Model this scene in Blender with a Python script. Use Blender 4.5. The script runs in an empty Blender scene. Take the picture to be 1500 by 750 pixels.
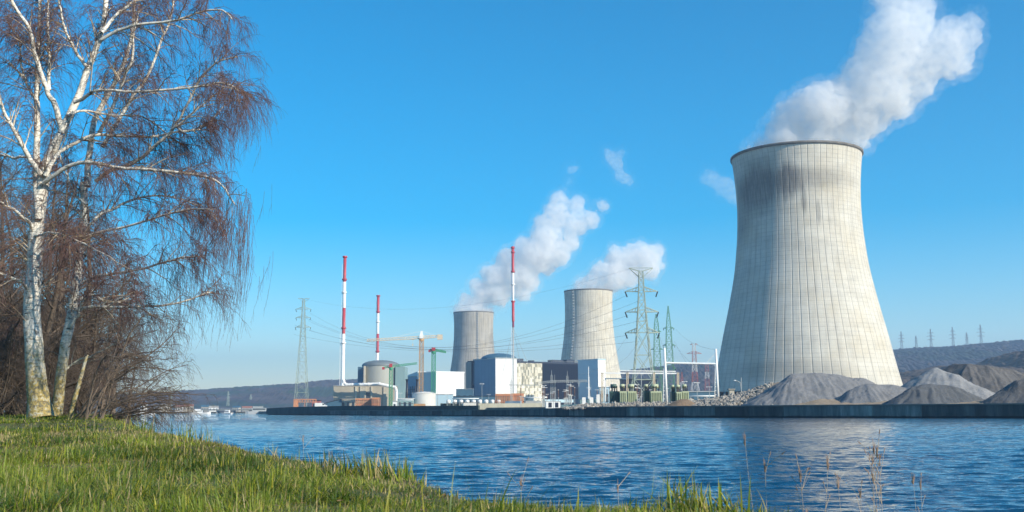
import bpy, bmesh, math, random
import numpy as np
from mathutils import Vector, Matrix
R = math.radians
S = bpy.context.scene
COL = S.collection
# ------------------------------------------------------------------ camera
F = 1550.0                      # focal length in pixels of the 1500 px wide photograph
PITCH = math.atan(226 / F); ROLL = 0.005
CAMZ = 1.9
fw = Vector((0, math.cos(PITCH), math.sin(PITCH)))
r0 = Vector((1, 0, 0)); u0 = Vector((0, -math.sin(PITCH), math.cos(PITCH)))
rt = (r0 - ROLL * u0).normalized(); up = (u0 + ROLL * r0).normalized()
cam = bpy.data.cameras.new('camera'); camo = bpy.data.objects.new('camera', cam); COL.objects.link(camo)
mt = Matrix((rt, up, -fw)).transposed().to_4x4(); mt.translation = (0, 0, CAMZ)
camo.matrix_world = mt
cam.sensor_width = 36; cam.lens = 36 * F / 1500; cam.clip_start = 0.05; cam.clip_end = 60000
cam.dof.use_dof = True; cam.dof.focus_distance = 30; cam.dof.aperture_fstop = 9
S.camera = camo
def P(x, y, Y):
    """the point at depth Y (metres ahead) seen at pixel x, y of the photograph"""
    d = fw + rt * ((x - 750) / F) + up * ((375 - y) / F)
    t = Y / d.y
    return Vector((d.x * t, Y, CAMZ + d.z * t))
def GX(x, Y): return P(x, 601, Y).x
def PZ(y, Y, x=750): return P(x, y, Y).z
# ------------------------------------------------------------------ world, sun
SUN_AZ, SUN_EL = 127, 28; HAZE = .00015
w = bpy.data.worlds.new('World'); S.world = w; w.use_nodes = True
nt = w.node_tree; nt.nodes.clear()
sky = nt.nodes.new('ShaderNodeTexSky'); sky.sky_type = 'NISHITA'; sky.sun_disc = False
sky.sun_elevation = R(SUN_EL); sky.sun_rotation = R(SUN_AZ); sky.altitude = 100
sky.air_density = 1.0; sky.dust_density = 0.05; sky.ozone_density = 3.0
hs = nt.nodes.new('ShaderNodeHueSaturation'); hs.inputs['Saturation'].default_value = 1.7
hs.inputs['Hue'].default_value = 0.490
bg = nt.nodes.new('ShaderNodeBackground'); bg.inputs['Strength'].default_value = 0.128
out = nt.nodes.new('ShaderNodeOutputWorld')
nt.links.new(sky.outputs[0], hs.inputs['Color']); nt.links.new(hs.outputs[0], bg.inputs[0]); nt.links.new(bg.outputs[0], out.inputs[0])
sl = bpy.data.lights.new('sun', 'SUN'); sl.energy = 5.0; sl.angle = R(0.5); sl.color = (1.0, 0.90, 0.73)
so = bpy.data.objects.new('sun', sl); COL.objects.link(so)
sd = Vector((math.sin(R(SUN_AZ)) * math.cos(R(SUN_EL)), math.cos(R(SUN_AZ)) * math.cos(R(SUN_EL)), math.sin(R(SUN_EL))))
so.rotation_euler = sd.to_track_quat('Z', 'Y').to_euler()
S.view_settings.view_transform = 'Standard'; S.view_settings.look = 'None'
S.view_settings.exposure = 0.5; S.view_settings.gamma = 1; S.view_settings.use_curve_mapping = False
S.render.engine = 'CYCLES'
c = S.cycles
c.max_bounces = 8; c.diffuse_bounces = 3; c.glossy_bounces = 3; c.transmission_bounces = 4; c.transparent_max_bounces = 16
c.volume_bounces = 7; c.volume_step_rate = .22; c.volume_max_steps = 1024; c.use_denoising = True
try: c.denoiser = 'OPENIMAGEDENOISE'
except Exception: pass
c.use_adaptive_sampling = True; c.adaptive_threshold = 0.015
c.caustics_reflective = False; c.caustics_refractive = False
c.sample_clamp_indirect = 4.0
random.seed(5); rng = np.random.default_rng(5)
# ------------------------------------------------------------------ materials
def newmat(name):
    m = bpy.data.materials.new(name); m.use_nodes = True
    n = m.node_tree.nodes; b = n['Principled BSDF']
    return m, m.node_tree, b
def N(t, kind, **kw):
    n = t.nodes.new(kind)
    for k, v in kw.items():
        if k in n.inputs.keys(): n.inputs[k].default_value = v
        else: setattr(n, k, v)
    return n
def L(t, a, b): t.links.new(a, b)
def math_(t, op, a, b=None, c_=None):
    n = t.nodes.new('ShaderNodeMath'); n.operation = op
    for i, v in enumerate((a, b, c_)):
        if v is None: continue
        if isinstance(v, (int, float)): n.inputs[i].default_value = v
        else: t.links.new(v, n.inputs[i])
    return n.outputs[0]
def ramp(t, src, stops):
    n = t.nodes.new('ShaderNodeValToRGB'); e = n.color_ramp.elements
    while len(e) < len(stops): e.new(0.5)
    for i, (p, col) in enumerate(stops):
        e[i].position = p; e[i].color = (*col, 1) if len(col) == 3 else (col[0],) * 3 + (1,)
    L(t, src, n.inputs[0]); return n.outputs[0]
def mix(t, f, a, b, mode='MIX'):
    n = t.nodes.new('ShaderNodeMix'); n.data_type = 'RGBA'; n.blend_type = mode
    for i, v in ((0, f), (6, a), (7, b)):
        if isinstance(v, (int, float)): n.inputs[i].default_value = v
        elif isinstance(v, tuple): n.inputs[i].default_value = (*v, 1)
        else: L(t, v, n.inputs[i])
    return n.outputs[2]
def noise(t, vec, scale, detail=4, rough=.55, dist=0):
    n = N(t, 'ShaderNodeTexNoise', Scale=scale, Detail=detail, Roughness=rough, Distortion=dist)
    if vec is not None: L(t, vec, n.inputs['Vector'])
    return n.outputs['Fac']
def plain(name, col, rough=.7, var=.25, scale=.5, metal=0, streak=False, bump=0):
    """a painted or raw surface with uneven weathering"""
    m, t, b = newmat(name)
    tc = N(t, 'ShaderNodeTexCoord'); v = tc.outputs['Object']
    if streak:
        mp = N(t, 'ShaderNodeMapping'); mp.inputs['Scale'].default_value = (1, 1, .12); L(t, v, mp.inputs[0]); v = mp.outputs[0]
    f = noise(t, v, scale, 6, .65)
    lo = tuple(x * (1 - var) for x in col); hi = tuple(min(1, x * (1 + var * .6)) for x in col)
    L(t, ramp(t, f, [(.3, lo), (.7, hi)]), b.inputs['Base Color'])
    b.inputs['Roughness'].default_value = rough; b.inputs['Metallic'].default_value = metal
    if bump:
        bn = N(t, 'ShaderNodeBump', Strength=.5, Distance=bump); L(t, f, bn.inputs['Height']); L(t, bn.outputs[0], b.inputs['Normal'])
    return m
# ------------------------------------------------------------------ mesh collector
class MB:
    def __init__(s): s.v = []; s.f = []; s.mi = []; s.sm = []
    def add(s, vs, fs, mi=0, smooth=False):
        o = len(s.v); s.v.extend([tuple(p) for p in vs]); s.f.extend([tuple(i + o for i in f) for f in fs])
        s.mi.extend([mi] * len(fs)); s.sm.extend([smooth] * len(fs)); return s
    def box(s, x0, x1, y0, y1, z0, z1, mi=0, M=None):
        vs = [Vector(p) for p in ((x0,y0,z0),(x1,y0,z0),(x1,y1,z0),(x0,y1,z0),(x0,y0,z1),(x1,y0,z1),(x1,y1,z1),(x0,y1,z1))]
        if M is not None: vs = [M @ p for p in vs]
        return s.add(vs, [(3,2,1,0),(4,5,6,7),(0,1,5,4),(1,2,6,5),(2,3,7,6),(3,0,4,7)], mi)
    def bar(s, a, b, r, r2=None, n=4, mi=0, smooth=False):
        a = Vector(a); b = Vector(b); d = b - a
        if d.length < 1e-6: return s
        d.normalize(); q = Vector((0, 0, 1)) if abs(d.z) < .95 else Vector((1, 0, 0))
        e = d.cross(q).normalized(); g = d.cross(e)
        r2 = r if r2 is None else r2; vs = []
        for c0, rr in ((a, r), (b, r2)):
            for k in range(n):
                an = 2 * math.pi * (k + .5) / n; vs.append(c0 + (e * math.cos(an) + g * math.sin(an)) * rr)
        fs = [(k, (k + 1) % n, n + (k + 1) % n, n + k) for k in range(n)] + [tuple(range(n))[::-1], tuple(range(n, 2 * n))]
        return s.add(vs, fs, mi, smooth)
    def path(s, pts, r, n=4, mi=0):
        for a, b in zip(pts[:-1], pts[1:]): s.bar(a, b, r, None, n, mi)
        return s
    def lathe(s, prof, n=48, cx=0, cy=0, mi=0, close=False, a0=0, a1=2 * math.pi):
        full = abs(a1 - a0 - 2 * math.pi) < 1e-6; k = n if full else n + 1; vs = []
        for (r, z) in prof:
            for i in range(k):
                an = a0 + (a1 - a0) * i / n; vs.append((cx + r * math.cos(an), cy + r * math.sin(an), z))
        fs = []
        for j in range(len(prof) - 1):
            for i in range(n):
                i2 = (i + 1) % k; fs.append((j * k + i, j * k + i2, (j + 1) * k + i2, (j + 1) * k + i))
        if close: fs.append(tuple(range(k))[::-1]); fs.append(tuple((len(prof) - 1) * k + i for i in range(k)))
        return s.add(vs, fs, mi, True)
    def prism(s, poly, z0, z1, mi=0):
        n = len(poly); vs = [(p[0], p[1], z0) for p in poly] + [(p[0], p[1], z1) for p in poly]
        return s.add(vs, [tuple(range(n))[::-1], tuple(range(n, 2 * n))] + [(i, (i + 1) % n, n + (i + 1) % n, n + i) for i in range(n)], mi)
    def build(s, name, mats, parent=None, loc=None, rz=0):
        me = bpy.data.meshes.new(name); me.from_pydata(s.v, [], s.f)
        for m in (mats if isinstance(mats, (list, tuple)) else [mats]): me.materials.append(m)
        me.polygons.foreach_set('material_index', s.mi); me.polygons.foreach_set('use_smooth', s.sm); me.update()
        o = bpy.data.objects.new(name, me); COL.objects.link(o)
        if parent is not None: o.parent = parent
        if loc is not None: o.location = loc
        o.rotation_euler.z = rz
        return o
def tag(o, label=None, cat=None, group=None, kind=None):
    if label: o['label'] = label
    if cat: o['category'] = cat
    if group: o['group'] = group
    if kind: o['kind'] = kind
    return o
def thing(name, label, cat, loc=(0, 0, 0), rz=0, group=None):
    o = bpy.data.objects.new(name, None); COL.objects.link(o); o.empty_display_size = .5
    o.location = loc; o.rotation_euler.z = rz
    return tag(o, label, cat, group)
def copy_tree(o, parent=None, **kw):
    c_ = o.copy(); COL.objects.link(c_)
    if parent is not None: c_.parent = parent
    for ch in [x for x in COL.objects if x.parent == o]: copy_tree(ch, c_)
    return c_
def npmesh(name, V, Fq, mat, parent=None, attr=None, smooth=True, label=None):
    """V (n,3) float, Fq (m,k) int"""
    me = bpy.data.meshes.new(name); k = Fq.shape[1]
    me.vertices.add(len(V)); me.vertices.foreach_set('co', np.ascontiguousarray(V, dtype=np.float32).ravel())
    me.loops.add(Fq.size); me.loops.foreach_set('vertex_index', np.ascontiguousarray(Fq, dtype=np.int32).ravel())
    me.polygons.add(len(Fq)); me.polygons.foreach_set('loop_start', np.arange(0, Fq.size, k, dtype=np.int32))
    me.polygons.foreach_set('loop_total', np.full(len(Fq), k, dtype=np.int32))
    me.polygons.foreach_set('use_smooth', np.full(len(Fq), smooth))
    if attr:
        for an, arr in attr.items():
            if arr.ndim == 1:
                a = me.attributes.new(an, 'FLOAT', 'POINT'); a.data.foreach_set('value', arr.astype(np.float32))
            else:
                a = me.attributes.new(an, 'FLOAT_COLOR', 'POINT')
                a.data.foreach_set('color', np.concatenate([arr, np.ones((len(arr), 1))], 1).astype(np.float32).ravel())
    me.update(calc_edges=True); me.validate()
    me.materials.append(mat)
    o = bpy.data.objects.new(name, me); COL.objects.link(o)
    if parent is not None: o.parent = parent
    return o
def vnoise(x, y, seed=0):
    """smooth value noise, vectorised"""
    xi = np.floor(x).astype(np.int64); yi = np.floor(y).astype(np.int64); xf = x - xi; yf = y - yi
    def h(a, b):
        n = (a * 374761393 + b * 668265263 + seed * 974634777) & 0xffffffff
        n = ((n ^ (n >> 13)) * 1274126177) & 0xffffffff
        return ((n ^ (n >> 16)) & 0xffff) / 65535.0
    u = xf * xf * (3 - 2 * xf); v = yf * yf * (3 - 2 * yf)
    return (h(xi, yi) * (1 - u) + h(xi + 1, yi) * u) * (1 - v) + (h(xi, yi + 1) * (1 - u) + h(xi + 1, yi + 1) * u) * v
def fbm(x, y, o=4, seed=0, g=.5):
    s = 0; a = 1; t_ = 0
    for i in range(o):
        s = s + a * vnoise(x * 2 ** i, y * 2 ** i, seed + i); t_ += a; a *= g
    return s / t_
def gridmesh(name, X, Y, Z, mat, **kw):
    h, w_ = X.shape; V = np.stack([X.ravel(), Y.ravel(), Z.ravel()], 1)
    i = (np.arange(h - 1)[:, None] * w_ + np.arange(w_ - 1)[None]).ravel()
    return npmesh(name, V, np.stack([i, i + 1, i + 1 + w_, i + w_], 1), mat, **kw)
# ------------------------------------------------------------------ the setting
G = 2.9            # height of the plant yard above the water
# the quay: waterline in plan, from the right end to the far left tip
quay = [(330, -60), (170, 100), (97, 200), (60, 237), (23, 282), (-2, 342), (-70, 480), (-150, 655)]
def quay_top(X): return 2.2 if X < -2 else min(2.75, 2.2 + (X + 2) / 25 * .5)
m_bed = plain('river_bed_mud', (.10, .09, .07), .9)
o = MB().box(-9200, 9200, -3200, 9200, -6, -4).build('ground', m_bed); tag(o, kind='structure')
# yard behind the quay
m_yard, t, b = newmat('yard_gravel_ground')
geo = N(t, 'ShaderNodeNewGeometry'); L(t, ramp(t, noise(t, geo.outputs['Position'], .15, 8, .7), [(.3, (.14, .13, .11)), (.7, (.30, .28, .24))]), b.inputs['Base Color']); b.inputs['Roughness'].default_value = .95
poly = [(x + 2.0, y + 1.2) for x, y in quay] + [(-190, 800), (-240, 1250), (-300, 1700), (3000, 1700), (3000, -60)]
o = MB().prism([(p[0], p[1]) for p in poly], -4, 2.1).build('yard', m_yard); tag(o, kind='structure')
o = MB().prism([(p[0], p[1]) for p in [(106, 206), (68, 245), (32, 290), (12, 345), (-50, 480), (-120, 655), (-160, 820), (-240, 1300), (3000, 1650), (3000, 206)]], 0, 2.9).build('yard_terrace', m_yard); tag(o, kind='structure')
# quay wall: concrete with vertical stains, dark at the waterline
m_quay, t, b = newmat('stained_quay_concrete')
geo = N(t, 'ShaderNodeNewGeometry'); mp = N(t, 'ShaderNodeMapping'); mp.inputs['Scale'].default_value = (.5, .5, .06); L(t, geo.outputs['Position'], mp.inputs[0])
f = math_(t, 'ADD', math_(t, 'MULTIPLY', noise(t, mp.outputs[0], .9, 8, .7), .7), math_(t, 'MULTIPLY', N(t, 'ShaderNodeNewGeometry').outputs['Random Per Island'], .28)); sx = N(t, 'ShaderNodeSeparateXYZ'); L(t, geo.outputs['Position'], sx.inputs[0])
wet = math_(t, 'ADD', sx.outputs['Z'], math_(t, 'MULTIPLY', noise(t, geo.outputs['Position'], .6, 4), .5))
col = ramp(t, f, [(.30, (.028, .034, .034)), (.44, (.065, .072, .070)), (.60, (.15, .155, .145)), (.74, (.34, .34, .30))])
colw = mix(t, ramp(t, math_(t, 'DIVIDE', wet, 2.0), [(.22, (0,)), (.36, (1,))]), (.008, .010, .010), col)
L(t, colw, b.inputs['Base Color']); b.inputs['Roughness'].default_value = .8
qa = np.array(quay, float)
seg = []
for i in range(len(qa) - 1):
    a, e = qa[i], qa[i + 1]; ln = np.hypot(*(e - a)); n = max(1, int(ln / 9))
    for k in range(n): seg.append((a + (e - a) * k / n, a + (e - a) * (k + 1) / n))
mb = MB(); cap = MB()
for k, (a, e) in enumerate(seg):
    d = (e - a) / np.hypot(*(e - a)); nrm = np.array([-d[1], d[0]])
    if nrm[0] * 1 + nrm[1] * .7 > 0: nrm = -nrm          # pointing to the river
    off = .05 * ((k * 7) % 3); gp = .02
    p = [a + d * gp + nrm * off, e - d * gp + nrm * off, e - d * gp - nrm * 2.4, a + d * gp - nrm * 2.4]
    zt = quay_top((a[0] + e[0]) / 2)
    mb.prism(p, -3, zt - .25)
    p2 = [a + nrm * .22, e + nrm * .22, e - nrm * 2.6, a - nrm * 2.6]
    cap.prism(p2, zt - .25, zt)
m_cap = plain('quay_coping_concrete', (.20, .19, .17), .85, .4, .3)
q = thing('quay_wall', 'long dark stained concrete quay wall along the far waterside', 'quay wall')
mb.build('wall', m_quay, q); cap.build('coping', m_cap, q)
lad = MB()
for (px) in (1418,):
    Yq = 214; X = GX(px, Yq)
    for s_ in (-.25, .25): lad.bar((X + s_, Yq - 8.4, -.3), (X + s_, Yq - 8.4, 2.9), .04)
    for k in range(10): lad.bar((X - .25, Yq - 8.4, -.2 + k * .3), (X + .25, Yq - 8.4, -.2 + k * .3), .03)
# ------------------------------------------------------------------ near bank
crest = np.array([(14, -6), (6, .5), (2.3, 3.2), (1.1, 4.5), (.7, 4.75), (.22, 4.85), (-.10, 5.2), (-.42, 6.1), (-.71, 7.3), (-1.45, 8.7), (-2.6, 10.5), (-3.7, 12.5), (-5.5, 16), (-8.3, 22), (-12.5, 34), (-30, 82), (-110, 300), (-215, 590), (-480, 1250)], float)
def crest_d(X, Y):
    """distance to the crest line, positive on the land side"""
    best = np.full(X.shape, 1e9); sg = np.ones(X.shape)
    for a, e in zip(crest[:-1], crest[1:]):
        d = e - a; l2 = (d ** 2).sum(); tt = np.clip(((X - a[0]) * d[0] + (Y - a[1]) * d[1]) / l2, 0, 1)
        dx = X - a[0] - tt * d[0]; dy = Y - a[1] - tt * d[1]; q_ = np.hypot(dx, dy)
        cr = d[0] * (Y - a[1]) - d[1] * (X - a[0])
        m_ = q_ < best; best = np.where(m_, q_, best); sg = np.where(m_, np.where(cr > 0, 1, -1), sg)
    return best * sg
def bank_z(X, Y):
    X = np.asarray(X, float); Y = np.asarray(Y, float)
    top = 1.45 + .335 * np.clip((Y - 8) / 14, 0, 1) + .03 * (fbm(X * .8, Y * .8, 3, 3) - .5) + .05 * (fbm(X * .25, Y * .25, 2, 9) - .5)
    d = crest_d(X, Y) + .25 * (fbm(X * .9 + 7, Y * .9, 3, 5) - .5)
    drop = np.where(d < 0, d * .75 - .22 * np.clip(-d * 3, 0, 1), 0.0)
    return np.maximum(top + drop, -3)
def warp(lo, hi, c0, n, fine):
    u = np.linspace(-1, 1, n); s_ = np.sinh(u * 5.5) / np.sinh(5.5)
    return c0 + np.where(u < 0, -s_ * (lo - c0) * 1, s_ * (hi - c0))
xs = warp(-900, 40, -2, 420, 0); ys = warp(-40, 1300, 8, 420, 0)
BX, BY = np.meshgrid(xs, ys); BZ = bank_z(BX, BY)
m_bank, t, b = newmat('bank_soil_and_turf')
geo = N(t, 'ShaderNodeNewGeometry'); ps = geo.outputs['Position']
f = noise(t, ps, 3, 8, .7); g2 = noise(t, ps, .35, 4)
turf = mix(t, f, (.035, .034, .012), (.095, .085, .030)); turf = mix(t, ramp(t, g2, [(.45, (0,)), (.65, (1,))]), turf, (.10, .12, .03))
soil = mix(t, f, (.03, .022, .015), (.10, .075, .05))
sx = N(t, 'ShaderNodeSeparateXYZ'); L(t, geo.outputs['Normal'], sx.inputs[0])
L(t, mix(t, ramp(t, sx.outputs['Z'], [(.82, (0,)), (.93, (1,))]), soil, turf), b.inputs['Base Color']); b.inputs['Roughness'].default_value = .95
bn = N(t, 'ShaderNodeBump', Strength=.6, Distance=.03); L(t, f, bn.inputs['Height']); L(t, bn.outputs[0], b.inputs['Normal'])
o = gridmesh('bank_ground', BX, BY, BZ, m_bank); tag(o, kind='structure')
# ------------------------------------------------------------------ water
m_water, t, b = newmat('river_water')
geo = N(t, 'ShaderNodeNewGeometry'); ps = geo.outputs['Position']
b.inputs['Base Color'].default_value = (.004, .045, .10, 1); b.inputs['Roughness'].default_value = .015; b.inputs['IOR'].default_value = 1.38
mp = N(t, 'ShaderNodeMapping'); mp.inputs['Rotation'].default_value = (0, 0, R(4)); mp.inputs['Scale'].default_value = (.36, 1, 1); L(t, ps, mp.inputs[0])
h1 = noise(t, mp.outputs[0], 4.2, 3, .55); h2 = noise(t, mp.outputs[0], .62, 5, .6); h3 = noise(t, mp.outputs[0], .05, 3, .5)
amp = math_(t, 'MULTIPLY_ADD', h3, 1.3, .35)
hh = math_(t, 'MULTIPLY', math_(t, 'ADD', math_(t, 'MULTIPLY', h1, .05), math_(t, 'MULTIPLY', h2, .15)), amp)
bn = N(t, 'ShaderNodeBump', Strength=1.0, Distance=1.0); L(t, hh, bn.inputs['Height']); L(t, bn.outputs[0], b.inputs['Normal'])
# wave geometry: cells grow with distance
ph = np.linspace(-.62, .62, 1100); rr = 7 * np.exp(np.linspace(0, 1, 1500) ** 1 * math.log(900 / 7))
PH, RR = np.meshgrid(ph, rr); WX = RR * np.sin(PH); WY = RR * np.cos(PH)
def waves(X, Y, cell):
    z = 0 * X
    r_ = np.random.default_rng(3)
    for k in range(46):
        lam = .32 * 1.045 ** k if k < 38 else .25 + .03 * (k - 38); an = R(-88 + r_.normal(0, 17)); ph_ = r_.uniform(0, 6.28)
        kx, ky = 2 * math.pi / lam * math.cos(an), 2 * math.pi / lam * math.sin(an)
        a = .0054 * lam ** .85
        z = z + a * np.clip(1.6 - 3 * cell / lam, 0, 1) * np.sin(kx * X + ky * Y + ph_ + 1.5 * vnoise(X / 9, Y / 9, k))
    return z
cell = RR * (math.log(900 / 7) / 1500)
WZ = waves(WX, WY, cell) * (.5 + fbm(WX / 25, WY / 14, 3, 77)) * np.clip((900 - RR) / 500, 0, 1)
WZ = np.where((PH < ph[2]) | (PH > ph[-3]) | (RR > rr[-3]) | (RR < rr[2]), 0, WZ)
w1 = gridmesh('river_water', WX, WY, WZ, m_water); tag(w1, kind='structure')
fan = MB()
n = len(ph); inner = [(7 * math.sin(p), 7 * math.cos(p)) for p in ph[::10]] ; outer = [(900 * math.sin(p), 900 * math.cos(p)) for p in ph]
xl, yl = 900 * math.sin(ph[0]), 900 * math.cos(ph[0]); xr = -xl
zf = -.01
for pl in ([(-9000, -300), (7 * math.sin(ph[0]), -300), (7 * math.sin(ph[0]), 7 * math.cos(ph[0])), (xl, yl), (-9000, yl)],
           [(7 * math.sin(ph[-1]), -300), (9000, -300), (9000, yl), (xr, yl), (7 * math.sin(ph[-1]), 7 * math.cos(ph[-1]))],
           [(-9000, yl + .0)] + [(x, y) for x, y in outer] + [(9000, yl), (9000, 2600), (-9000, 2600)]):
    fan.add([(x, y, zf) for x, y in pl], [tuple(range(len(pl)))[::-1]])
o = fan.build('open_water', m_water); tag(o, kind='structure')
for p in o.data.polygons:
    if p.normal.z < 0: p.flip()
# ------------------------------------------------------------------ far land and hills
m_forest, t, b = newmat('leafless_forest_canopy')
geo = N(t, 'ShaderNodeNewGeometry'); ps = geo.outputs['Position']
f = noise(t, ps, .02, 6, .7); g2 = noise(t, ps, .0035, 4)
c1 = ramp(t, f, [(.3, (.020, .019, .020)), (.5, (.050, .042, .040)), (.7, (.09, .072, .06))])
L(t, mix(t, ramp(t, g2, [(.5, (0,)), (.56, (1,))]), c1, (.022, .042, .024)), b.inputs['Base Color']); b.inputs['Roughness'].default_value = 1
def hill(name, x0, x1, Y, depth, prof, mat, z0=0, rough=6, seed=0, nx=420, ny=70):
    """a wooded hill: its skyline runs through the photo's skyline points prof (x, y) at distance Y"""
    X0, X1 = GX(x0, Y), GX(x1, Y)
    xs = np.linspace(X0, X1, nx); tt = np.linspace(0, 1, ny)
    pr = [P(x, y, Y) for x, y in prof]; zr = np.interp(xs, [p.x for p in pr], [p.z for p in pr])
    T, XX = np.meshgrid(tt, xs, indexing='ij'); YY = Y - depth + T * depth * 1.6
    prf = np.where(T < .625, np.sin(np.clip(T / .625, 0, 1) * math.pi / 2) ** .8, np.cos((T - .625) / .375 * math.pi / 2 * .6))
    env = zr[None] * prf
    bump = (fbm(XX / 60, YY / 60, 3, seed) - .5) * rough * 1.2 + (fbm(XX / 9, YY / 14, 3, seed + 5, .7) - .5) * rough * 2.2
    gl = (fbm(XX / 260, YY / 500, 3, seed + 8) - .5) * zr[None] * .35 * (1 - prf)
    ZZ = z0 + np.maximum(env + gl + bump * np.clip(T * 8, 0, 1) - rough * .4, -2)
    XX = XX * (1 + (YY - Y) / Y * .25)
    o = gridmesh(name, XX, YY, ZZ, mat, smooth=False); return tag(o, kind='structure')
hill('hills', 1180, 1900, 3600, 1500, [(1180, 520), (1290, 516), (1315, 513), (1360, 511), (1420, 506), (1450, 503), (1500, 500), (1600, 494), (1750, 500), (1900, 510)], m_forest, seed=1, rough=7, nx=1300, ny=110)
hill('hills', 850, 1080, 3000, 1000, [(820, 590), (870, 552), (900, 545), (940, 541), (990, 534), (1030, 537), (1060, 543), (1080, 550)], m_forest, seed=2, rough=5, nx=320)
hill('hills', -300, 560, 3900, 1500, [(-300, 560), (0, 575), (150, 580), (240, 577), (300, 574), (350, 570), (395, 567), (430, 565), (470, 562), (500, 558), (560, 556)], m_forest, seed=3, rough=6, nx=700)
hill('hills', 480, 900, 4300, 1400, [(480, 562), (540, 566), (600, 574), (700, 582), (800, 584), (900, 572)], m_forest, seed=4, rough=5, nx=420)
m_brush, t, b = newmat('brown_scrub_slope')
geo = N(t, 'ShaderNodeNewGeometry'); ps = geo.outputs['Position']
L(t, ramp(t, noise(t, ps, .12, 7, .7), [(.3, (.030, .022, .018)), (.5, (.085, .06, .045)), (.7, (.15, .12, .085))]), b.inputs['Base Color']); b.inputs['Roughness'].default_value = 1
hill('scrub_slope_terrain', 1225, 1800, 1250, 380, [(1225, 560), (1290, 556), (1320, 546), (1350, 540), (1380, 535), (1440, 538), (1465, 524), (1480, 516), (1500, 513), (1560, 506), (1800, 500)], m_brush, seed=5, rough=2.6, nx=500)
# far flat land beyond the river bend
m_land = plain('far_meadow', (.12, .11, .07), .95, .5, .01)
o = MB().prism([(-6000, 1500), (-900, 1450), (-420, 1420), (-300, 1400), (-230, 1240), (3000, 1640), (9000, 1640), (9000, 9000), (-9000, 9000)], -4, 2.0).build('far_land', m_land); tag(o, kind='structure')
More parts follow.
